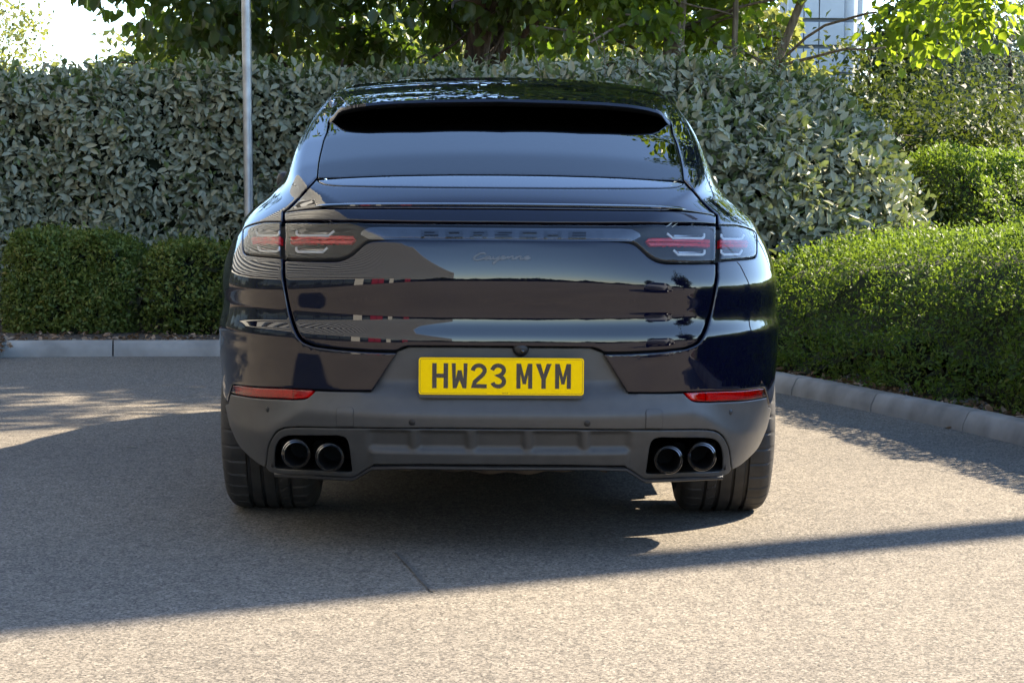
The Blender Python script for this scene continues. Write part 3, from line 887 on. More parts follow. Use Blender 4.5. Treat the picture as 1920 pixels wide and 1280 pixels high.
# wheels ------------------------------------------------------------------
def tyre_mesh(rad=.377, w=.315, rim=.270):
    na = 360
    hw = w/2
    # profile: across (−hw inner … +hw outer), radius
    prof = [(-hw+.012, rim), (-hw-.006, rim+.03), (-hw-.010, rad-.075), (-hw-.002, rad-.035), (-hw+.010, rad-.016), (-hw+.022, rad-.007)]
    xs_ = np.linspace(-hw+.034, hw-.034, 57)
    prof += [(x, rad - .004*(abs(x)/hw)**2) for x in xs_]
    prof += [(hw-.022, rad-.007), (hw-.010, rad-.016), (hw+.002, rad-.035), (hw+.010, rad-.075), (hw+.006, rim+.03), (hw-.012, rim)]
    X = np.array([p[0] for p in prof]); Rr = np.array([p[1] for p in prof])
    ang = np.arange(na)*2*math.pi/na
    RR = np.repeat(Rr[None], na, 0)
    gro = np.zeros_like(X)
    for c, wd in ((-.078,.0045),(-.030,.0055),(.020,.0055),(.066,.0050)):
        gro = np.maximum(gro, (np.abs(X-c) < wd).astype(float))
    RR -= .011*gro[None]
    deg = np.arange(na)
    for lo, hi, per, sl, dp, wd in ((.071, hw-.008, 9, 0, .0045, 1), (-hw+.008, -.085, 9, 2, .0040, 1), (-.072, -.036, 9, 130, .0045, 1.2)):
        sel = (X > lo) & (X < hi)
        for j in np.where(sel)[0]:
            ph = (deg + sl*(X[j]-lo)) % per
            RR[:, j] -= dp*(ph < wd)
    vs = np.stack([np.repeat(X[None], na, 0), RR*np.cos(ang)[:, None], RR*np.sin(ang)[:, None]], -1).reshape(-1, 3)
    m = len(prof)
    i, j = np.meshgrid(np.arange(na), np.arange(m-1), indexing='ij')
    i2 = (i+1) % na
    fs = np.stack([i*m+j, i*m+j+1, i2*m+j+1, i2*m+j], -1).reshape(-1, 4)
    me = mesh_np('tyre', vs, fs); me.set_sharp_from_angle(angle=R(25))
    return me
wheel = empty('wheel'); wheel.parent = car
ty = link('tyre', tyre_mesh(), M['rubber'], wheel)
rimb = MB().lathe([(.272,-.150),(.262,-.135),(.246,-.12),(.240,.05),(.246,.115),(.262,.130),(.274,.146),(.278,.150),(.276,.158),(.268,.154),(.258,.140)], 'x', n=72).build('rim', M['rim'], wheel, smooth=True, angle=35)
for k in range(10):
    a = 2*math.pi*k/10
    b = MB()
    w0, w1 = .030, .022
    pts = []
    for r_, w2, xo, th in ((.05, w0, .085, .04), (.15, .022, .100, .03), (.262, w1, .125, .022)):
        for dx, dw in ((0,-w2), (0,w2), (-th,w2), (-th,-w2)):
            y, z = r_*math.cos(a) - dw*math.sin(a), r_*math.sin(a) + dw*math.cos(a)
            pts.append((xo+dx, y, z))
    b.add(pts, [[i*4+k2, i*4+(k2+1) % 4, (i+1)*4+(k2+1) % 4, (i+1)*4+k2] for i in range(2) for k2 in range(4)] + [[0,1,2,3],[8,9,10,11]])
    b.build('spoke', M['rim'], rimb)
MB().lathe([(.0001,.098),(.035,.098),(.045,.09),(.06,.08),(.06,.02)], 'x', n=36).build('hub_cap', M['rim'], rimb, smooth=True, angle=40)
MB().lathe([(.08,.02),(.195,.02),(.195,-.015),(.08,-.015)], 'x', n=48, closed=True).build('brake_disc', M['disc'], wheel)
MB().box((-.06,-.20,-.09),(.055,-.10,.09),.012).build('brake_calliper', M['black'], wheel)
wheel.location = (.806, 1.06-1.5, .377); wheel.rotation_euler = (0, R(-.8), 0)
for x, y, rz in ((-.806, 1.06, 180), (.815, 3.955, 0), (-.815, 3.955, 180)):
    c = copy_tree(wheel, car); c.location = (x, y-1.5, .377); c.rotation_euler = (0, R(.8 if x < 0 else -.8) if rz == 0 else R(-.8), R(rz))
# underbody, arch liners, heat shield
und_b = MB().box((-.72,.34,.285),(.72,4.5,.33)).box((-.93,1.58,.27),(.93,3.42,.34)).box((-.055,1.0,.235),(.055,3.6,.28))
under(und_b.build('underbody', M['dark']))
for s in (-1, 1):
    for yc in (1.06, 3.955):
        prof = []
        b = MB(); vs = []; K2 = 20
        for k in range(K2+1):
            a = R(-8 + 196*k/K2); r_ = .445
            for x in (s*.58, s*.915): vs.append((x, yc+r_*math.cos(a), .385+r_*math.sin(a)))
        b.add(vs, [[2*k, 2*k+1, 2*k+3, 2*k+2] for k in range(K2)])
        b.add([vs[2*k] for k in range(K2+1)], [list(range(K2+1))])
        under(b.build('arch_liner', M['dark']))
hs = []
xs_ = np.linspace(-.375, .375, 46)
for x in xs_:
    z = .196 + .005*math.sin(x*46) + .005*math.sin(x*23+1) - .022*math.exp(-((x-.03)/.09)**2)*0.7
    hs.append((x, z))
poly = hs + [(x, .30) for x in xs_[::-1]]
b = MB(); n = len(hs)
vs = [(x, .62, z) for x, z in hs] + [(x, .600, .30) for x, z in hs] + [(x, 1.1, z) for x, z in hs]
fs = [[i, i+1, n+i+1, n+i] for i in range(n-1)] + [[i, i+1, 2*n+i+1, 2*n+i] for i in range(n-1)]
under(b.add(vs, fs).build('heat_shield', M['tan'], smooth=True))
under(MB().tube([(-.55,.50,.31),(-.35,.75,.30),(.35,.75,.30),(.55,.50,.31)], .045, 14).build('silencer_pipe', M['pipe'], smooth=True))
# ------------------------------------------------------------------ setting: ground, kerb, planting bed
def asphalt():
    m, nt, b = new_mat('worn_tarmac')
    tc = node(nt, 'ShaderNodeTexCoord')
    big = node(nt, 'ShaderNodeTexNoise', Scale=0.55, Detail=5.0, Roughness=0.55)
    mid = node(nt, 'ShaderNodeTexNoise', Scale=14.0, Detail=5.0, Roughness=0.6)
    grit = node(nt, 'ShaderNodeTexVoronoi', Scale=105.0)
    grit2 = node(nt, 'ShaderNodeTexNoise', Scale=125.0, Detail=2.5, Roughness=0.7)
    spk = node(nt, 'ShaderNodeTexVoronoi', Scale=60.0)
    for n in (big, mid, grit, grit2, spk): nt.links.new(tc.outputs['Object'], n.inputs['Vector'])
    c_bed = ramp(nt, grit.outputs['Color'], [(0.0, (0.062, 0.055, 0.045)), (0.45, (0.148, 0.130, 0.105)), (1.0, (0.255, 0.226, 0.184))])
    gap = ramp(nt, grit2.outputs[0], [(0.36, (0.24, 0.23, 0.22)), (0.48, (0.95, 0.95, 0.95)), (0.60, (1.18, 1.17, 1.15))])
    mx1 = node(nt, 'ShaderNodeMixRGB', blend_type='MULTIPLY'); mx1.inputs[0].default_value = 1.0
    nt.links.new(c_bed.outputs[0], mx1.inputs[1]); nt.links.new(gap.outputs[0], mx1.inputs[2])
    tone = ramp(nt, big.outputs[0], [(0.3, (0.80, 0.80, 0.81)), (0.7, (1.12, 1.11, 1.09))])
    mx2 = node(nt, 'ShaderNodeMixRGB', blend_type='MULTIPLY'); mx2.inputs[0].default_value = 1.0
    nt.links.new(mx1.outputs[0], mx2.inputs[1]); nt.links.new(tone.outputs[0], mx2.inputs[2])
    tone2 = ramp(nt, mid.outputs[0], [(0.3, (0.84, 0.84, 0.84)), (0.7, (1.12, 1.12, 1.12))])
    mx3 = node(nt, 'ShaderNodeMixRGB', blend_type='MULTIPLY'); mx3.inputs[0].default_value = 1.0
    nt.links.new(mx2.outputs[0], mx3.inputs[1]); nt.links.new(tone2.outputs[0], mx3.inputs[2])
    # a few pale chips
    chip = ramp(nt, spk.outputs['Distance'], [(0.05, (1, 1, 1)), (0.09, (0, 0, 0))])
    pick = ramp(nt, spk.outputs['Color'], [(0.90, (0, 0, 0)), (0.93, (1, 1, 1))])
    pm = node(nt, 'ShaderNodeMixRGB', blend_type='MULTIPLY'); pm.inputs[0].default_value = 1.0
    nt.links.new(chip.outputs[0], pm.inputs[1]); nt.links.new(pick.outputs[0], pm.inputs[2])
    mx4 = node(nt, 'ShaderNodeMixRGB'); mx4.inputs[2].default_value = (0.5, 0.48, 0.43, 1)
    nt.links.new(pm.outputs[0], mx4.inputs[0]); nt.links.new(mx3.outputs[0], mx4.inputs[1])
    nt.links.new(mx4.outputs[0], b.inputs['Base Color'])
    b.inputs['Roughness'].default_value = 0.88
    b.inputs['Specular IOR Level'].default_value = 0.35
    bp = node(nt, 'ShaderNodeBump', Strength=0.75, Distance=0.004)
    nt.links.new(grit2.outputs[0], bp.inputs['Height'])
    nt.links.new(bp.outputs[0], b.inputs['Normal'])
    return m
M['asphalt'] = asphalt()
M['kerb'] = simple('concrete_kerb', (0.26, 0.245, 0.215), 0.88, var=0.30, scale=5, bump=0.5, bscale=260)
def soil():
    m, nt, b = new_mat('bark_mulch')
    tc = node(nt, 'ShaderNodeTexCoord')
    v = node(nt, 'ShaderNodeTexVoronoi', Scale=38.0); nt.links.new(tc.outputs['Object'], v.inputs['Vector'])
    rp = ramp(nt, v.outputs['Color'], [(0.1, (0.030, 0.022, 0.016)), (0.6, (0.07, 0.052, 0.037)), (0.95, (0.16, 0.12, 0.085))])
    nt.links.new(rp.outputs[0], b.inputs['Base Color']); b.inputs['Roughness'].default_value = 0.95
    bp = node(nt, 'ShaderNodeBump', Strength=1.0, Distance=0.02); nt.links.new(v.outputs['Distance'], bp.inputs['Height']); nt.links.new(bp.outputs[0], b.inputs['Normal'])
    return m
M['soil'] = soil()
gb_ = MB(); gb_.add([(-400,-400,0),(400,-400,0),(400,400,0),(-400,400,0)], [[0,1,2,3]])
ground = gb_.build('road_surface', M['asphalt']); tag(ground, kind='structure')

kp_l = [on_z(-400, 671), on_z(0, 669.5), on_z(415, 668)]
kp_r = [on_z(1462, 737), on_z(1620, 770), on_z(1760, 799), on_z(1920, 836)]
kl = np.array([[p[0], p[1]] for p in kp_l]); kr = np.array([[p[0], p[1]] for p in kp_r])
dl = (kl[0]-kl[-1])/np.linalg.norm(kl[0]-kl[-1]); dr = (kr[-1]-kr[-2])/np.linalg.norm(kr[-1]-kr[-2])
ctrl = [kl[0]+dl*14, kl[0], kl[1], kl[2], [-.6, kl[2][1]-.02], [.35, kl[2][1]-.25], [1.05, kl[2][1]-1.15], *kr, kr[-1]+dr*1.2, kr[-1]+dr*3+[.3,0], kr[-1]+dr*6+[1.6,0], kr[-1]+dr*8+[4.5,1.0]]
kpath = crv(np.array(ctrl, float), 12)
seg = np.linalg.norm(np.diff(kpath, axis=0), axis=1); cum = np.concatenate([[0], np.cumsum(seg)])
def kerb_at(s):
    p = np.array([np.interp(s, cum, kpath[:, 0]), np.interp(s, cum, kpath[:, 1])])
    e = .02
    q = np.array([np.interp(s+e, cum, kpath[:, 0]), np.interp(s+e, cum, kpath[:, 1])]) - np.array([np.interp(s-e, cum, kpath[:, 0]), np.interp(s-e, cum, kpath[:, 1])])
    q /= max(np.linalg.norm(q), 1e-9)
    return p, np.array([-q[1], q[0]])      # point, normal to the bed side (left of travel)
kerb = empty('kerb', (0, 0, 0)); tag(kerb, kind='structure')
prof_k = [(0,-.02),(.004,.035),(.030,.088),(.042,.098),(.056,.101),(.125,.101),(.125,-.02)]
s0 = 0.0; SL = .915; i = 0
# put a joint where the photo shows one on the left kerb
pj = on_z(212, 669)[:2]; sj = cum[np.argmin(np.linalg.norm(kpath - pj, axis=1))]
s0 = sj % SL
while s0 + SL < cum[-1]:
    p, nrm = kerb_at(s0+SL/2)
    curved = True
    b = MB(); n = len(prof_k); vs = []
    ks = np.linspace(s0+.005, s0+SL-.005, 5)
    jz = random.uniform(-.002, .002)
    for s in ks:
        q, nn2 = kerb_at(s)
        for u, z in prof_k: vs.append((q[0]+nn2[0]*u, q[1]+nn2[1]*u, z+jz))
    fs = [[a*n+k, a*n+(k+1) % n, (a+1)*n+(k+1) % n, (a+1)*n+k] for a in range(4) for k in range(n)] + [list(range(n)), [4*n+k for k in range(n)]]
    b.add(vs, fs).build('kerb_stone', M['kerb'], kerb, smooth=True, angle=40)
    s0 += SL; i += 1
# planting bed behind the kerb
kin = []
for s in np.linspace(0, cum[-1], 140):
    q, nn2 = kerb_at(s); kin.append((q[0]+nn2[0]*.115, q[1]+nn2[1]*.115, .082))
far = [(60, kin[-1][1], .082), (60, 70, .082), (-60, 70, .082), (-60, kin[0][1], .082)]
bedv = kin + far
me = bpy.data.meshes.new('planting_bed'); me.from_pydata(bedv, [], [list(range(len(bedv)))])
bm = bmesh.new(); bm.from_mesh(me); bmesh.ops.triangulate(bm, faces=bm.faces[:]); bmesh.ops.recalc_face_normals(bm, faces=bm.faces[:])
if bm.faces[0].normal.z < 0: bmesh.ops.reverse_faces(bm, faces=bm.faces[:])
bm.to_mesh(me); bm.free()
tag(link('planting_bed', me, M['soil']), kind='structure')

# ------------------------------------------------------------------ foliage tools
def leaf_mat(name, stops, trans, tfac=0.4, rough=0.5, spec=0.4, under=None):
    m, nt, b = new_mat(name)
    at = node(nt, 'ShaderNodeAttribute', attribute_name='rnd')
    rp = ramp(nt, at.outputs['Fac'], stops)
    out = nt.nodes['Material Output']
    src = rp.outputs[0]
    if under:
        ge = node(nt, 'ShaderNodeNewGeometry'); mxu = node(nt, 'ShaderNodeMixRGB'); mxu.inputs[2].default_value = (*under, 1)
        nt.links.new(ge.outputs['Backfacing'], mxu.inputs[0]); nt.links.new(src, mxu.inputs[1]); src = mxu.outputs[0]
    nt.links.new(src, b.inputs['Base Color'])
    b.inputs['Roughness'].default_value = rough
    b.inputs['Specular IOR Level'].default_value = spec
    tr = node(nt, 'ShaderNodeBsdfTranslucent')
    rt_ = ramp(nt, at.outputs['Fac'], [(0, [c*.75 for c in trans]), (1, trans)])
    nt.links.new(rt_.outputs[0], tr.inputs['Color'])
    mx = node(nt, 'ShaderNodeMixShader'); mx.inputs[0].default_value = tfac
    nt.links.new(b.outputs[0], mx.inputs[1]); nt.links.new(tr.outputs[0], mx.inputs[2])
    nt.links.new(mx.outputs[0], out.inputs['Surface'])
    return m
def unit(v): return v / np.maximum(np.linalg.norm(v, axis=1), 1e-9)[:, None]
def leaf_cloud(name, C, T, N, L, Wd, mat, parent, fold=0.18, simple_leaf=False, curl=0.12, rnd=None):
    """C base points, T tip directions, N rough normals"""
    n = len(C); T = unit(T); B = unit(np.cross(N, T)); N = np.cross(T, B)
    L = np.broadcast_to(np.asarray(L, float), (n,))[:, None]; Wd = np.broadcast_to(np.asarray(Wd, float), (n,))[:, None]
    if simple_leaf:
        v = np.stack([C, C+T*L*.5+B*Wd*.5+N*Wd*fold, C+T*L-N*L*curl, C+T*L*.5-B*Wd*.5+N*Wd*fold], 1)
        f = np.array([[0,1,2,3]])
        fs = (np.arange(n)*4)[:, None, None] + f[None]
        k = 1
    else:
        v = np.stack([C, C+T*L*.28+B*Wd*.44+N*Wd*fold, C+T*L*.68+B*Wd*.40+N*(Wd*fold-L*curl*.4), C+T*L-N*L*curl, C+T*L*.68-B*Wd*.40+N*(Wd*fold-L*curl*.4), C+T*L*.28-B*Wd*.44+N*Wd*fold], 1)
        f = np.array([[0,1,2,3],[0,3,4,5]])
        fs = (np.arange(n)*6)[:, None, None] + f[None]
        k = 2
    me = mesh_np(name, v.reshape(-1, 3), fs.reshape(-1, 4), smooth=False)
    a = me.attributes.new('rnd', 'FLOAT', 'FACE')
    r_ = RNG.random(n) if rnd is None else np.clip(rnd, 0, 1)
    a.data.foreach_set('value', np.repeat(r_, k).astype(np.float32)[:len(me.polygons)])
    o = link(name, me, mat, parent)
    tag(o, kind='stuff')
    return o
def vnoise(P, seed=0, freq=1.0):
    """smooth value noise from a few sines"""
    g = np.random.default_rng(seed); s = np.zeros(len(P))
    for k in range(7):
        d = g.normal(size=P.shape[1]); d /= np.linalg.norm(d); f = freq*(1+k*.55); s += np.sin(P@d*f*2*math.pi + g.random()*6.28)/(1+k*.45)
    return s/2.6
M['elae'] = leaf_mat('silvery_hedge_leaf', [(0, (0.058, 0.100, 0.030)), (.45, (0.150, 0.212, 0.078)), (.8, (0.245, 0.305, 0.140)), (.97, (0.36, 0.39, 0.19)), (1, (0.45, 0.34, 0.08))], (0.20, 0.25, 0.07), 0.22, 0.45, 0.35, under=(0.31, 0.31, 0.21))
M['box'] = leaf_mat('small_hedge_leaf', [(0, (0.030, 0.060, 0.010)), (.5, (0.062, 0.112, 0.018)), (.92, (0.115, 0.165, 0.030)), (1, (0.20, 0.19, 0.04))], (0.24, 0.36, 0.03), 0.34, 0.5, 0.22)
M['box2'] = leaf_mat('small_hedge_leaf_dark', [(0, (0.055, 0.080, 0.014)), (.5, (0.130, 0.165, 0.030)), (.92, (0.22, 0.245, 0.055)), (1, (0.30, 0.23, 0.06))], (0.18, 0.26, 0.04), 0.3, 0.5, 0.3)
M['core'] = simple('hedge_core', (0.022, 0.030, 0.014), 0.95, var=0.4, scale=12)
M['tree1'] = leaf_mat('dark_heart_leaf', [(0, (0.022, 0.045, 0.018)), (.6, (0.045, 0.080, 0.030)), (1, (0.075, 0.115, 0.035))], (0.17, 0.28, 0.02), 0.40, 0.42, 0.5)
M['tree2'] = leaf_mat('bright_maple_leaf', [(0, (0.035, 0.070, 0.012)), (.6, (0.075, 0.125, 0.020)), (1, (0.13, 0.17, 0.03))], (0.36, 0.50, 0.03), 0.48, 0.45, 0.45)
M['tree3'] = leaf_mat('pale_far_leaf', [(0, (0.10, 0.13, 0.03)), (.6, (0.18, 0.20, 0.06)), (1, (0.26, 0.26, 0.10))], (0.35, 0.38, 0.08), 0.42, 0.6, 0.3)
M['tree4'] = leaf_mat('ivy_green_leaf', [(0, (0.014, 0.030, 0.008)), (.6, (0.032, 0.056, 0.014)), (1, (0.085, 0.090, 0.02))], (0.12, 0.16, 0.02), 0.3, 0.55, 0.25)
M['conifer'] = leaf_mat('blue_grey_conifer', [(0, (0.035, 0.055, 0.045)), (.6, (0.065, 0.095, 0.080)), (1, (0.10, 0.13, 0.11))], (0.10, 0.14, 0.08), 0.3, 0.6, 0.3)
def bark(name, a, b_):
    m, nt, b = new_mat(name)
    tc = node(nt, 'ShaderNodeTexCoord'); mp = node(nt, 'ShaderNodeMapping'); mp.inputs['Scale'].default_value = (1, 1, .18)
    nz = node(nt, 'ShaderNodeTexNoise', Scale=38.0, Detail=6.0); nt.links.new(tc.outputs['Object'], mp.inputs[0]); nt.links.new(mp.outputs[0], nz.inputs['Vector'])
    rp = ramp(nt, nz.outputs[0], [(.35, a), (.65, b_)]); nt.links.new(rp.outputs[0], b.inputs['Base Color']); b.inputs['Roughness'].default_value = .9
    bp = node(nt, 'ShaderNodeBump', Strength=.8, Distance=.02); nt.links.new(nz.outputs[0], bp.inputs['Height']); nt.links.new(bp.outputs[0], b.inputs['Normal'])
    return m
M['bark1'] = bark('dark_bark', (0.030, 0.022, 0.016), (0.09, 0.068, 0.050))
M['bark2'] = bark('pale_bark', (0.10, 0.078, 0.052), (0.24, 0.195, 0.14))

# ------------------------------------------------------------------ hedges
def rand_dirs(n): return unit(RNG.normal(size=(n, 3)))
def hedge_surface(fn, n, jit, seed):
    """fn(u,v)->(P,N) arrays; leaves start within jit below the surface"""
    u, v = RNG.random(n*3), RNG.random(n*3)
    P, N, A = fn(u, v)
    A = np.minimum(A, np.percentile(A, 98))
    k = RNG.choice(len(P), n, replace=False, p=A/A.sum())      # even density over the surface
    P, N = P[k], N[k]
    d = RNG.random(n)**1.6*jit
    stray = RNG.random(n) < .07
    d = np.where(stray, -RNG.random(n)**2*jit*.45, d)
    return P - N*d[:, None], N, np.clip(d/jit, 0, 1)
def num_normal(f, u, v, e=1e-3):
    P = f(u, v); du = f(u+e, v)-P; dv = f(u, v+e)-P
    c = np.cross(du, dv)
    return P, unit(c), np.linalg.norm(c, axis=1) + 1e-12
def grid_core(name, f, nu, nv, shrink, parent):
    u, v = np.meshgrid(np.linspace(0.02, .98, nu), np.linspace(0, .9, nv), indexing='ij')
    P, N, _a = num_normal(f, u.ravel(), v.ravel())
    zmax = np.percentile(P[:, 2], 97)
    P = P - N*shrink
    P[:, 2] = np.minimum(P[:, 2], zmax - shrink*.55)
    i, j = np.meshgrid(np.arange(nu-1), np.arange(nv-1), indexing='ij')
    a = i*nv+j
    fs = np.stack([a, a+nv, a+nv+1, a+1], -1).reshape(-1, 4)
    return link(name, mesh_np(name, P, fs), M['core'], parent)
def make_hedge(name, label, group, f, n, size, jit, mat, outb=0.55, upb=0.35, rnd_w=0.7, small=False, lift=(0,0,0), hang=0.0, sprouts=None):
    root = empty(name)
    tag(root, label, 'hedge', group)
    P, N, dp = hedge_surface(lambda u, v: num_normal(f, u, v), n, jit, 1)
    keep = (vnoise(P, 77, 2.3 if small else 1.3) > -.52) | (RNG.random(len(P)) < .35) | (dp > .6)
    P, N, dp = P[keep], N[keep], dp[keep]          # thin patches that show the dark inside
    lum = vnoise(P, 11, .9)
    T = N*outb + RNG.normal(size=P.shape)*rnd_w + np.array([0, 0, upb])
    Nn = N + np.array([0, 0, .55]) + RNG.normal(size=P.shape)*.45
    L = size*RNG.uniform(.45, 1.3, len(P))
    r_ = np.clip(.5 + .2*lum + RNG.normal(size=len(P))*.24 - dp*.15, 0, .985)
    r_[RNG.random(len(P)) < .004] = 1.0
    c0 = P.mean(0)
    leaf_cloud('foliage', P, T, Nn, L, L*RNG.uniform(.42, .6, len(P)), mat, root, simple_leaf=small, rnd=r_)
    grid_core('dark_core', f, 40, 24, jit*1.02, root)  # dark shell blocks see-through, standing in for the shade inside the leaves
    return root

# tall silvery hedge behind the car (left and centre)
def f_tall(u, v):
    x = -7.0 + 9.2*u
    P2 = np.c_[x*.55, v*2.2]
    a = v*2.05
    bump = .10*vnoise(P2, 3, .8) + .05*vnoise(P2, 5, 2.2)
    top = 2.02 + .05*vnoise(np.c_[x*.5, x*0], 8, 1.0)
    # profile: up the face, over a rounded top, back
    z = np.where(v < .62, .12 + (top-.32)*(v/.62), 0); y = np.where(v < .62, 9.75 + .18*(v/.62), 0)
    t = np.clip((v-.62)/.38, 0, 1)
    y = np.where(v >= .62, 9.93 + .28*(1-np.cos(np.clip(t*2, 0, 1)*math.pi/2)) + np.clip(t-.5, 0, 1)*2.2, y)
    z = np.where(v >= .62, top-.20 + .20*np.sin(np.clip(t*2, 0, 1)*math.pi/2) - np.clip(t-.5, 0, 1)*.15, z)
    y = y - bump*1.2; z = z + bump*.5*(v > .4)
    return np.c_[x, y, z]
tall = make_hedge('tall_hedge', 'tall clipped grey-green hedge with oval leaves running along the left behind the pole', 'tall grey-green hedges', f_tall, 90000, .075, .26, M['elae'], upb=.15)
# big rounded bush right of the car
def f_mound(u, v):
    th = (1.12 - u*1.24)*math.pi            # around, from right-back over the front to left-back
    ph = v*math.pi/2*1.0
    cx, cy, rx, ry, H = 1.10, 8.35, 2.02, 1.75, 1.80
    e = .62
    cph, sph = np.abs(np.cos(ph))**.55, np.sin(ph)**.95
    d = np.c_[np.cos(th)*cph, -np.sin(th)*cph, sph]
    bmp = 1 + .055*vnoise(d*1.2, 21, .8) + .03*vnoise(d*2.0, 22, 1.6)
    H2 = H*(1 - .04*np.clip(np.cos(th), 0, 1)*cph)
    return np.c_[cx + rx*d[:, 0]*bmp, cy + ry*d[:, 1]*bmp, .08 + H2*d[:, 2]*bmp]
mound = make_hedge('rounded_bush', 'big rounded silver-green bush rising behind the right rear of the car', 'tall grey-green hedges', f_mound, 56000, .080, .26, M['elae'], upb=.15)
# low hedges on the left (two clipped blocks)
def f_block(x0, x1, y0, y1, z1, seed, rr=.12, ry=.14):
    def f(u, v):
        # v: front face up (0-.55) then over the top to the back; u along, rounding at both ends
        uu = np.clip(u, 0, 1)
        P2 = np.c_[uu*(x1-x0)*1.1, v*1.6]
        endr = .30
        x = x0 + (x1-x0)*uu
        de = np.minimum(uu, 1-uu)*(x1-x0)
        rz = np.sqrt(np.clip(1-(1-np.clip(de/endr, 0, 1))**2, 0, 1))
        t1 = np.clip(v/.5, 0, 1); t2 = np.clip((v-.5)/.2, 0, 1); t3 = np.clip((v-.7)/.3, 0, 1)
        bmp = .055*vnoise(P2, seed, 1.0) + .030*vnoise(P2, seed+1, 2.4)
        yf = y0 + (1-rz)*.30
        zt = z1 - (1-rz)*.22
        z = .07 + (zt-.07-rr)*t1 + rr*np.sin(t2*math.pi/2) - .03*t3
        y = yf + .05*t1*0 + ry*(1-np.cos(t2*math.pi/2)) + (y1-y0-ry)*t3 - .05*np.sin(t1*math.pi)
        return np.c_[x, y-bmp*1.3, z+bmp]
    return f
pL = at_y(0, 560, 8.75)[0]; pM = at_y(252, 560, 8.75)[0]; pM2 = at_y(262, 560, 8.75)[0]
zt_ = at_y(200, 452, 8.9)[2]
low1 = make_hedge('low_hedge', 'low clipped dark green hedge at the far left edge of the kerbed bed', 'low clipped hedges', f_block(pL, pM, 8.62, 9.55, zt_+.05, 31), 30000, .036, .13, M['box2'], small=True, upb=.35, rnd_w=.8)
low2 = make_hedge('low_hedge', 'low clipped green hedge between the left hedge block and the car', 'low clipped hedges', f_block(pM2, .2, 8.62, 9.55, zt_-.01, 41), 36000, .036, .13, M['box2'], small=True, upb=.35, rnd_w=.8)
# long low hedge along the right kerb
def f_right(u, v):
    sA = cum[np.argmin(np.linalg.norm(kpath - kr[0], axis=1))] - 1.1
    sB = cum[-1] - 4.5
    s = sA + (sB-sA)*u
    px_ = np.interp(s, cum, kpath[:, 0]); py_ = np.interp(s, cum, kpath[:, 1]); e = .05
    tx = np.interp(s+e, cum, kpath[:, 0])-np.interp(s-e, cum, kpath[:, 0]); ty = np.interp(s+e, cum, kpath[:, 1])-np.interp(s-e, cum, kpath[:, 1])
    ln = np.hypot(tx, ty); nx, ny = -ty/ln, tx/ln
    ss = s - sA
    top = np.interp(ss, [0, .9, 2.2, 4.0, 6.0], [.78, .88, 1.0, 1.07, 1.09])
    t1 = np.clip(v/.42, 0, 1); t2 = np.clip((v-.42)/.28, 0, 1); t3 = np.clip((v-.70)/.30, 0, 1)
    P2 = np.c_[ss*.8, v*1.8]
    bmp = .05*vnoise(P2, 51, .8) + .022*vnoise(P2, 52, 2.2)
    r_ = .50
    z = .09 + (top-.09-r_)*t1 + r_*np.sin(t2*math.pi/2) + .04*t3
    w = .17 - .06*np.sin(t1*math.pi*.9) + .10*t1 + .75*(1-np.cos(t2*math.pi/2)) + 1.1*t3
    w = w - bmp
    return np.c_[px_+nx*w, py_+ny*w, z+bmp*.8]
right = make_hedge('kerbside_hedge', 'long small-leaved green hedge along the right kerb, its top in sun', 'low clipped hedges', f_right, 120000, .028, .13, M['box'], small=True, upb=.30, rnd_w=.8)
# hedge further back on the right
hx0, hx1 = at_y(1725, 330, 9.6)[0], at_y(2150, 330, 9.6)[0]
hz = at_y(1820, 288, 9.9)[2]
back = make_hedge('far_hedge', 'sunlit clipped hedge behind the kerbside hedge at the right edge', 'low clipped hedges', f_block(hx0, hx1, 7.3, 11.4, hz, 61, 1.1, 2.9), 52000, .036, .14, M['box'], small=True, upb=.35, rnd_w=.8)
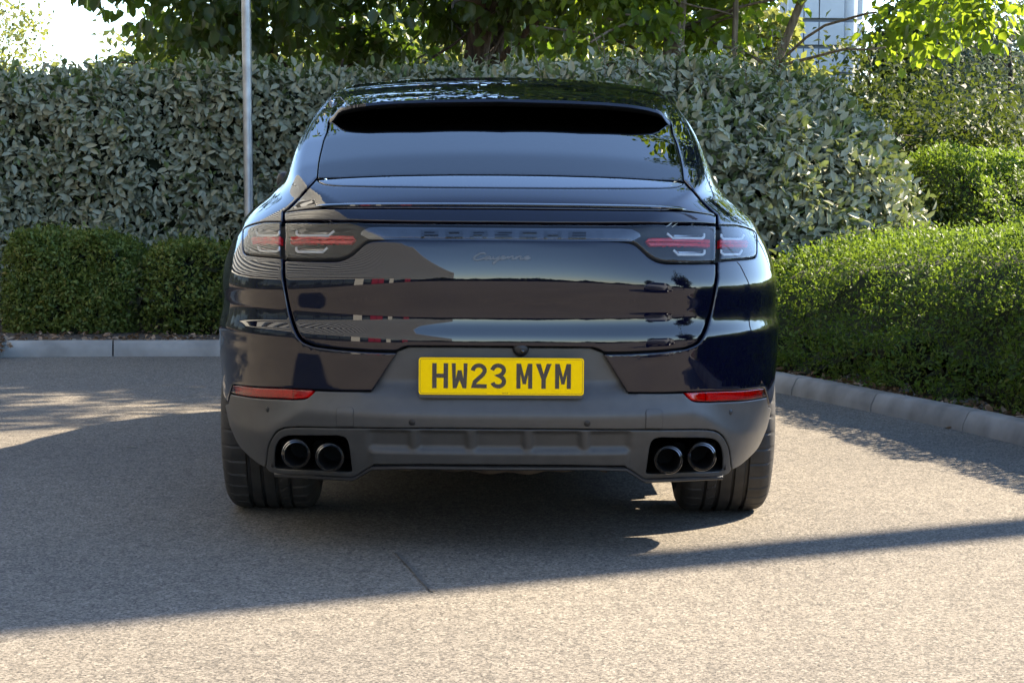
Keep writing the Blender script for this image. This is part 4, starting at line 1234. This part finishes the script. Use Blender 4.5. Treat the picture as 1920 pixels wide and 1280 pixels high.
# ------------------------------------------------------------------ trees
def branch_path(p, d, length, rng, n=6, droop=0.0, wob=0.12):
    pts = [np.array(p, float)]; d = np.array(d, float); d /= np.linalg.norm(d)
    for k in range(n):
        d = d + rng.normal(size=3)*wob + np.array([0, 0, -droop]); d /= np.linalg.norm(d)
        pts.append(pts[-1] + d*length/n)
    return np.array(pts)
def make_tree(name, label, base, stems, crown, leaf, mat, bk, group=None, seed=0, nleaf=9000, hang=0.6, small=False, clump=(.55, .9), nclump=70, cat='tree', zfloor=None, big_w=.8, blen=.85):
    """stems: list of (direction, length, radius); crown: (centre, radii)"""
    rng = np.random.default_rng(seed)
    root = empty(name, base); tag(root, label, cat, group)
    base = np.array(base, float)
    tb_ = MB(); tips = []
    c, r_ = np.array(crown[0], float), np.array(crown[1], float)
    for d, ln, rad in stems:
        P = branch_path((0, 0, -.05), d, ln, rng, 8, 0, .06)
        tb_.tube(P, list(np.linspace(rad, rad*.35, len(P))), 10)
        for k in range(3, len(P)):
            for q in range(3):
                a = rng.random()*6.28
                dd = np.array([math.cos(a), math.sin(a), rng.uniform(.05, .7)])
                L2 = rng.uniform(.45, .95)*r_[0]*blen
                B = branch_path(P[k], dd, L2, rng, 6, .05, .14)
                tb_.tube(B, list(np.linspace(rad*.38*(1-k/12), .008, len(B))), 6)
                tips += [B[-1], B[-3], B[-4]]
    tr = tb_.build('trunk', bk, root, smooth=True)
    # clumps fill the crown's volume, denser near the outside, plus one at each branch end
    cl = []
    while len(cl) < nclump:
        q = rng.uniform(-1, 1, 3); m = np.linalg.norm(q)
        if m > 1 or m < .35: continue
        cl.append(c-base + q*r_)
    tips = [t for t in tips if np.sum(((t+base-c)/r_)**2) < 1.15]
    cl = np.array(cl + tips)
    if zfloor is not None:
        cl = cl[cl[:, 2]+base[2] > zfloor(cl+base)] if callable(zfloor) else cl[cl[:, 2]+base[2] > zfloor]
    k = rng.integers(0, len(cl), nleaf)
    rad = rng.uniform(clump[0], clump[1], len(cl))[k]
    q = rng.normal(size=(nleaf, 3)); q /= np.linalg.norm(q, axis=1)[:, None]
    q *= (rng.random(nleaf)**.45*rad)[:, None]; q[:, 2] *= .62
    P = cl[k] + q
    T = rng.normal(size=P.shape)*.55 + unit(q)*.45 + np.array([0, 0, -hang])
    N = rng.normal(size=P.shape)*.5 + np.array([0, 0, .8]) + unit(q)*.35
    L = leaf*rng.uniform(.6, 1.25, nleaf)
    cr = rng.random(len(cl))[k]
    leaf_cloud('crown', P, T, N, L, L*big_w*rng.uniform(.8, 1.1, nleaf), mat, root, simple_leaf=small, rnd=np.clip(cr*.5+rng.random(nleaf)*.5, 0, 1))
    return root
t1b = at_y(862, 150, 13.0)
tree1 = make_tree('shade_tree', 'dark broad-leaved tree with single trunk above the middle of the hedge', (t1b[0], 13.0, .08),
    [((.0, 0, 1), 5.5, .15), ((.16, .1, 1), 4.5, .085), ((-.55, -.05, .75), 4.0, .075)], ((t1b[0]-.5, 12.6, 4.75), (3.6, 3.0, 2.75)), .125, M['tree1'], M['bark1'], seed=3, nleaf=30000, nclump=190, hang=.9, clump=(.35, .7),
    zfloor=lambda Q: np.where((np.abs(Q[:, 0]-t1b[0]) < .42) & (Q[:, 1] < 13.3), 3.35, 2.22), group='trees over the hedge')
t2b = at_y(1292, 140, 10.6)
tree2 = make_tree('maple_tree', 'multi-stemmed bright green tree rising behind the rounded bush', (t2b[0], 10.6, .08),
    [((.0, 0, 1), 6.0, .060), ((.07, -.03, 1), 6.4, .052), ((-.05, .1, 1), 5.6, .055), ((.20, -.05, 1), 5.8, .048), ((.30, .05, 1), 5.0, .035)], ((t2b[0]+.95, 10.8, 4.6), (2.8, 2.4, 2.75)), .095, M['tree2'], M['bark2'], seed=5, nleaf=33000, nclump=240, hang=.7, clump=(.30, .60),
    zfloor=lambda Q: np.where((np.abs(Q[:, 0]-t2b[0]-.08) < .38) & (Q[:, 1] < 10.9), 3.2, np.where((Q[:, 0] > 2.05) & (Q[:, 0] < 2.95), 2.85, 2.25 + .10*np.abs(Q[:, 0]-2.6))), group='trees over the hedge', big_w=.9, blen=.5)
tree5 = make_tree('tall_tree', 'tall leafy tree beyond the right edge, mirrored dark in the rear window', (5.2, 9.8, .08),
    [((-.03, -.02, 1), 7.5, .12), ((-.15, -.1, 1), 6.5, .07)], ((4.7, 9.2, 6.3), (2.5, 2.2, 2.3)), .11, M['tree1'], M['bark1'], seed=8, nleaf=17000, nclump=120, hang=.6, clump=(.35, .65), group='trees over the hedge')
def shrub(name, label, px, py_top, Y, w, h_, mat, seed, n, leaf, cat='shrub', group='sunlit shrubs behind the hedge', small=True, stem=M['bark1']):
    p = at_y(px, py_top, Y); zt = p[2]
    return make_tree(name, label, (p[0], Y, .08), [((0, 0, 1), zt*.7, .05*max(1, zt/3)), ((.3, .1, 1), zt*.6, .04)], ((p[0], Y, zt-h_/2), (w/2, w/2, h_/2)), leaf, mat, stem, seed=seed, nleaf=n, nclump=int(n/70), hang=.15, small=small, clump=(.14*w, .26*w), group=group, cat=cat, big_w=.55)
shrub('pale_tree', 'pale yellow-green tree far off at the top left corner', -75, -150, 30, 2.9, 7.0, M['tree3'], 71, 14000, .11, 'tree', 'distant trees')
shrub('yellow_shrub', 'small yellow-green shrub peeping over the hedge under the dark tree', 295, 92, 22, 2.0, 2.2, M['tree3'], 72, 4500, .08)
shrub('yellow_shrub', 'sunlit lime shrub peeping over the hedge just left of the car roof', 640, 118, 22, 2.6, 2.4, M['tree3'], 73, 5200, .08)
shrub('yellow_shrub', 'sunlit shrub seen between the dark trunk and the car roof', 770, 70, 26, 3.6, 3.2, M['tree3'], 74, 5200, .09)
shrub('green_shrub', 'leafy green shrub in the shade right of the dark trunk', 1000, 30, 24, 4.2, 3.8, M['tree4'], 75, 9000, .10)
shrub('green_shrub', 'leafy green shrub under the multi-stemmed tree', 1170, 50, 17, 2.6, 3.0, M['tree4'], 76, 6500, .10)
shrub('dark_shrub', 'tall dark ivy-clad shrub right of the grey tower', 1692, 85, 19, 3.5, 3.9, M['tree4'], 77, 22000, .095, group='dark shrubs on the right')
shrub('dark_shrub', 'dark shrub filling the right behind the sunlit far hedge', 1810, 165, 17, 2.4, 2.9, M['tree4'], 78, 11000, .09, group='dark shrubs on the right')
shrub('conifer', 'blue-grey conifer at the right edge of the picture', 1915, -110, 21, 3.0, 7.0, M['conifer'], 79, 19000, .075, 'tree', 'distant trees')
# row of far trees closing the view
rng_ = np.random.default_rng(5)
FAR = [(290, 60, 34), (420, -20, 40), (600, 10, 36), (800, -60, 44), (960, -10, 38), (1130, -70, 46), (1290, -20, 40), (1425, -60, 43), (1738, -90, 37), (1800, 40, 40), (2060, -40, 44)]
FW = [2.4, 6.4, 6.4, 6.4, 6.4, 6.4, 3.4, 2.2, 2.6, 3.4, 6.0]
FARL = ['far green tree behind the left hedge, right of the sky gap', 'far tree screened by the dark crown on the left', 'far tree behind the lime shrub', 'far tree behind the dark trunk', 'far tree glimpsed above the car roof',
        'far tree glimpsed left of the multi-stemmed tree', 'far tree behind the multiple stems', 'slim far tree just left of the grey tower', 'tall far tree just right of the grey tower', 'far tree behind the dark shrubs on the right', 'far tree beyond the blue-grey conifer']
for i, ((px, py, Y), lb) in enumerate(zip(FAR, FARL)):
    shrub('far_tree', lb, px, py, Y, FW[i], 7.0, M['tree3'] if i % 3 == 1 else M['tree4'], 90+i, 12000, .24, 'tree', 'distant trees')

# upright shoots on top of the bush right of the car
P, T, N = [], [], []
sm = MB()
for k in range(26):
    u, v = RNG.uniform(.15, .85), RNG.uniform(.72, .98)
    b0 = f_mound(np.array([u]), np.array([v]))[0]
    hgt = RNG.uniform(.12, .34); lean = RNG.normal(size=2)*.12
    for j in range(9):
        t = j/8; q = b0 + np.array([lean[0]*t, lean[1]*t, hgt*t-.02])
        for s in (-1, 1):
            a = RNG.random()*6.28
            P.append(q); T.append((math.cos(a), math.sin(a), .7)); N.append((0, 0, 1))
    sm.tube([b0-[0, 0, .1], b0 + np.array([lean[0], lean[1], hgt])], [.004, .002], 5)
sh_ = tag(sm.build('shoot_stems', M['bark2'], mound), kind='stuff')
leaf_cloud('shoot_leaves', np.array(P), np.array(T), np.array(N), RNG.uniform(.03, .06, len(P)), .02, M['elae'], mound)

# ------------------------------------------------------------------ pole, tower
M['galv'] = simple('galvanised_steel', (0.36, 0.37, 0.38), 0.42, 0.75, var=0.25, scale=9, bump=0.15, bscale=60)
pb, pt = at_y(466.5, 400, 9.35), at_y(461.5, 0, 9.35)
dirp = (pt-pb)/(pt[2]-pb[2])
pole = empty('steel_pole', (0, 0, 0))
z0 = .06
pf = lambda z: pb + dirp*(z-pb[2])
pole.location = tuple(pf(z0))
O = pf(z0)
MB().tube([pf(z0)-O, pf(5.2)-O], [.0345, .0345], 24).build('post', M['galv'], pole, smooth=True, angle=40)
MB().lathe([(.0001, 5.16), (.03, 5.155), (.037, 5.14), (.037, 5.10)], 'z', c=tuple((pf(5.2)-O)*[1, 1, 0]), n=20).build('post_cap', M['galv'], pole, smooth=True, angle=40)
MB().lathe([(.0345, .10), (.06, .03), (.09, .028), (.09, .0)], 'z', n=24).build('base_collar', M['galv'], pole, smooth=True, angle=40)
tag(pole, 'slim galvanised steel pole standing in front of the left hedge', 'pole')

M['clad'] = simple('pale_metal_cladding', (0.50, 0.53, 0.55), 0.45, 0.25, var=0.06, scale=3)
M['clad_band'] = simple('dark_joint_band', (0.16, 0.18, 0.20), 0.6, 0.1, var=0.1)
Yt = 46.0
xa, xb, xc = at_y(1476, 100, Yt)[0], at_y(1582, 100, Yt)[0], at_y(1612, 100, Yt)[0]
tower = empty('clad_tower', (xa, Yt, 0)); tag(tower, 'pale grey metal-clad tower with dark bands behind the maple branches', 'building')
step = (at_y(1500, 140, Yt)[2]-at_y(1500, 190, Yt)[2]); zlev = at_y(1500, 188, Yt)[2] % step
MB().box((0.06, .10, 0), (xb-xa, 2.0, 9.0)).build('wall', M['clad_band'], tower)
z = zlev - step
while z < 9.0:
    zz0, zz1 = max(z+.045, 0.0), z+step-.045
    if zz1 > zz0:
        for (pa, pb_) in ((0, .28), (.29, .55), (.56, 1)):
            MB().box(((xb-xa)*pa+.004, 0, zz0), ((xb-xa)*pb_-.004, .10, zz1), .01).build('cladding_panel', M['clad'], tower)
        MB().lathe([((xc-xb)*.62, zz0), ((xc-xb)*.62, zz1)], 'z', c=(xb-xa+(xc-xb)*.3, .3, 0), n=24).build('corner_column_segment', M['clad'], tower, smooth=True)
        MB().box((xb-xa+(xc-xb)*.5, .35, zz0), (xc-xa+.12, 1.6, zz1), .01).build('cladding_panel', M['clad'], tower)
    z += step
MB().lathe([((xc-xb)*.56, 0), ((xc-xb)*.56, 9.0)], 'z', c=(xb-xa+(xc-xb)*.3, .3, 0), n=24).build('corner_column_core', M['clad_band'], tower, smooth=True)

# ------------------------------------------------------------------ the place behind the camera (seen mirrored in the paint)
M['corr'] = simple('corrugated_cladding', (0.40, 0.40, 0.38), 0.5, 0.2, var=0.06, scale=2)
M['mull'] = simple('dark_mullion', (0.03, 0.033, 0.036), 0.4, 0.2, var=0.1)
M['show_glass'] = simple('showroom_glass', (0.02, 0.026, 0.028), 0.06, 0.0, ior=1.6, var=0.3, scale=.6)
M['red_panel'] = simple('red_poster', (0.30, 0.012, 0.022), 0.4, var=0.15, scale=3)
M['cream'] = simple('cream_panel', (0.62, 0.60, 0.53), 0.5, var=0.08)
BX = -14.0; BY0, BY1, BZ0, BZ1 = 26.0, -230.0, 3.4, 18.0
bld = empty('showroom_building', (BX, BY0, 0)); tag(bld, 'showroom with grey corrugated cladding mirrored in the left of the tailgate', 'building')
b = MB(); nr = 44; pr = []
for k in range(nr):
    z = BZ0 + (BZ1-BZ0)*k/nr; dz = (BZ1-BZ0)/nr
    pr += [(0, z), (0, z+dz*.45), (-.16, z+dz*.5), (-.16, z+dz*.95)]
pr.append((0, BZ1))
vs = [(x, y, z) for y in (0, BY1-BY0) for x, z in pr]; m = len(pr)
b.add(vs, [[i, i+1, m+i+1, m+i] for i in range(m-1)])
b.build('cladding', M['corr'], bld)
MB().box((-12, BY1-BY0, 0), (-.2, 0, BZ1-.05)).build('wall', M['mull'], bld)
MB().box((-12.1, BY1-BY0-.1, BZ1), (.06, .1, BZ1+.18)).build('parapet', M['cream'], bld)
MB().box((-.05, BY1-BY0, 2.9), (.10, 0, 3.1)).build('fascia', M['cream'], bld)
npan = 68
for k in range(npan):
    y0 = (BY1-BY0)*k/npan; y1 = (BY1-BY0)*(k+1)/npan
    MB().box((-.05, y1+.06, .12), (.0, y0-.06, 2.88)).build('window_pane', M['red_panel'] if k in (14, 15, 21, 22) else (M['cream'] if k in (12, 17) else M['show_glass']), bld)
    MB().box((-.06, y0-.05, 0), (.06, y0+.05, 2.9)).build('mullion', M['mull'], bld)
# unseen column added at right to cast the shadow band on the tarmac
s1, s2 = on_z(1920, 987), on_z(1300, 1048)
dS = np.array([sun_dir.x, sun_dir.y]); dS /= np.linalg.norm(dS)
o1 = (np.array(s1[:2]) + np.array(s2[:2]))/2
cpos = o1 + dS*14.0
nS = np.array([-dS[1], dS[0]])
col = empty('shadow_column', (cpos[0], cpos[1], 0), math.atan2(dS[1], dS[0])); tag(col, 'tall grey column added unseen beyond the right edge to cast the shadow band on the tarmac', 'shadow caster')
MB().box((-.1, -.165, 0), (.1, .165, 16.8), .02).build('column', M['clad'], col)
MB().box((-.12, -.165, 11.2), (.12, 1.6, 16.8), .03).build('shadow_head', M['clad'], col)  # wider head added so its shadow fills the ground at left
# parked SUV behind right: a silver sister car facing this one
M['silver_paint'] = paint_mat('silver_paint', (0.30, 0.31, 0.32), (0.42, 0.43, 0.44), (0.6, 0.6, 0.6))
def silver_copy(loc, rz, label):
    c = copy_tree(car); c.name = 'silver_car'
    c.location = loc; c.rotation_euler = (0, 0, rz); tag(c, label, 'car')
    for o in list(c.children_recursive):
        nm = o.name.split('.')[0]
        if nm in ('plate_letter', 'plate_imprint', 'plate_imprint_ground', 'plate_border', 'plate_face', 'script_badge', 'badge_stroke', 'bar_letter'):
            bpy.data.objects.remove(o); continue
    for o in c.children_recursive:
        if o.type == 'MESH' and o.data.materials and o.data.materials[0] == M['paint']:
            o.material_slots[0].link = 'OBJECT'; o.material_slots[0].material = M['silver_paint']
    return c
silver_copy((8.0, -7.5, 0), R(58), 'silver SUV mirrored in the right rear corner of the car')
# wood along the far side of the car park, on the horizon of the reflections
nW = 26000
xw = RNG.uniform(-14, 95, nW); hw_ = 2.0 + 1.3*vnoise(np.c_[xw*.05, xw*0], 301, 1.0) + .8*vnoise(np.c_[xw*.2, xw*0], 302, 1.0)
Pw = np.c_[xw, -78 + .45*np.maximum(xw-10, 0) + RNG.normal(size=nW)*.8, RNG.random(nW)*np.maximum(hw_, .8)]
wood = leaf_cloud('far_wood', Pw, RNG.normal(size=Pw.shape), RNG.normal(size=Pw.shape)+[0, 0, .6], RNG.uniform(.4, .8, nW), .4, M['tree4'], None, simple_leaf=True)
tag(wood, 'low dark wood along the far side of the car park, mirrored in the tailgate', 'trees')
for i, (x, y, h_, lb) in enumerate([(30, -38, 5.5, 'round car park tree mirrored near the middle of the tailgate'), (20, -12, 6.0, 'taller car park tree mirrored at the right of the tailgate')]):
    make_tree('car_park_tree', lb, (x, y, 0), [((0, 0, 1), h_*.7, .12)], ((x, y, h_*.62), (h_*.42, h_*.42, h_*.40)), .35, M['tree4'], M['bark1'], seed=200+i, nleaf=5000, nclump=50, hang=.2, small=True, clump=(.7, 1.2), group='car park trees behind the viewer', big_w=.6)

# faint tar seam in the tarmac behind the car
sp = crv(np.array([on_z(x, y)[:2] for x, y in ((742, 1036), (768, 1062), (786, 1084), (800, 1098), (812, 1110))]), 8)
sw = .004 + .0035*np.abs(np.sin(np.arange(len(sp))*1.7)); tt = np.gradient(sp, axis=0); tt /= np.linalg.norm(tt, axis=1)[:, None]; nn_s = np.c_[-tt[:, 1], tt[:, 0]]
a_, b_ = sp + nn_s*sw[:, None], sp - nn_s*sw[:, None]
vs = [(x, y, .004) for x, y in a_] + [(x, y, .004) for x, y in b_]; q_ = len(sp)
M['tar'] = simple('old_tar', (0.085, 0.078, 0.068), 0.85, var=0.3, scale=60)
tag(MB().add(vs, [[i, i+1, q_+i+1, q_+i] for i in range(q_-1)]).build('tarmac_seam', M['tar']), kind='structure')
# ------------------------------------------------------------------ leaf litter
M['litter'] = leaf_mat('dry_leaf', [(0, (0.10, 0.060, 0.035)), (.5, (0.24, 0.155, 0.095)), (1, (0.40, 0.30, 0.21))], (0.3, 0.18, 0.08), 0.2, 0.7, 0.2)
s_ = RNG.random(5200)*cum[-1]; P = []
for s in s_:
    q, nn2 = kerb_at(s); w = .13 + RNG.random()**2*.8
    P.append((q[0]+nn2[0]*w, q[1]+nn2[1]*w, .088+RNG.random()*.02))
P = np.array(P)
tag(leaf_cloud('leaf_litter', P, RNG.normal(size=P.shape)*[1, 1, .25], np.repeat([[0, 0, 1.0]], len(P), 0)+RNG.normal(size=P.shape)*.4, RNG.uniform(.025, .065, len(P)), RNG.uniform(.015, .04, len(P)), M['litter'], None), 'dry brown leaves lying along the edge of the bed', 'leaf litter')
for (px, py, lb) in ((1663, 772, 'curled pale dry leaf lying on the tarmac by the right kerb'), (1782, 804, 'reddish dry leaf lying against the right kerb'), (246, 840, 'thin pale twig lying on the shaded tarmac left of the car')):
    p = on_z(px, py)
    mm = M['litter'] if 'leaf' in lb else M['cream']
    o = leaf_cloud('fallen_leaf' if 'leaf' in lb else 'fallen_twig', np.array([[-.03, 0, .004]]), np.array([[1, .3, .05]]), np.array([[0, .2, 1.0]]), .07, .035 if 'leaf' in lb else .004, mm, None, rnd=np.array([.8]))
    o.location = tuple(p); del o['kind']
    tag(o, lb, 'leaf' if 'leaf' in lb else 'twig')
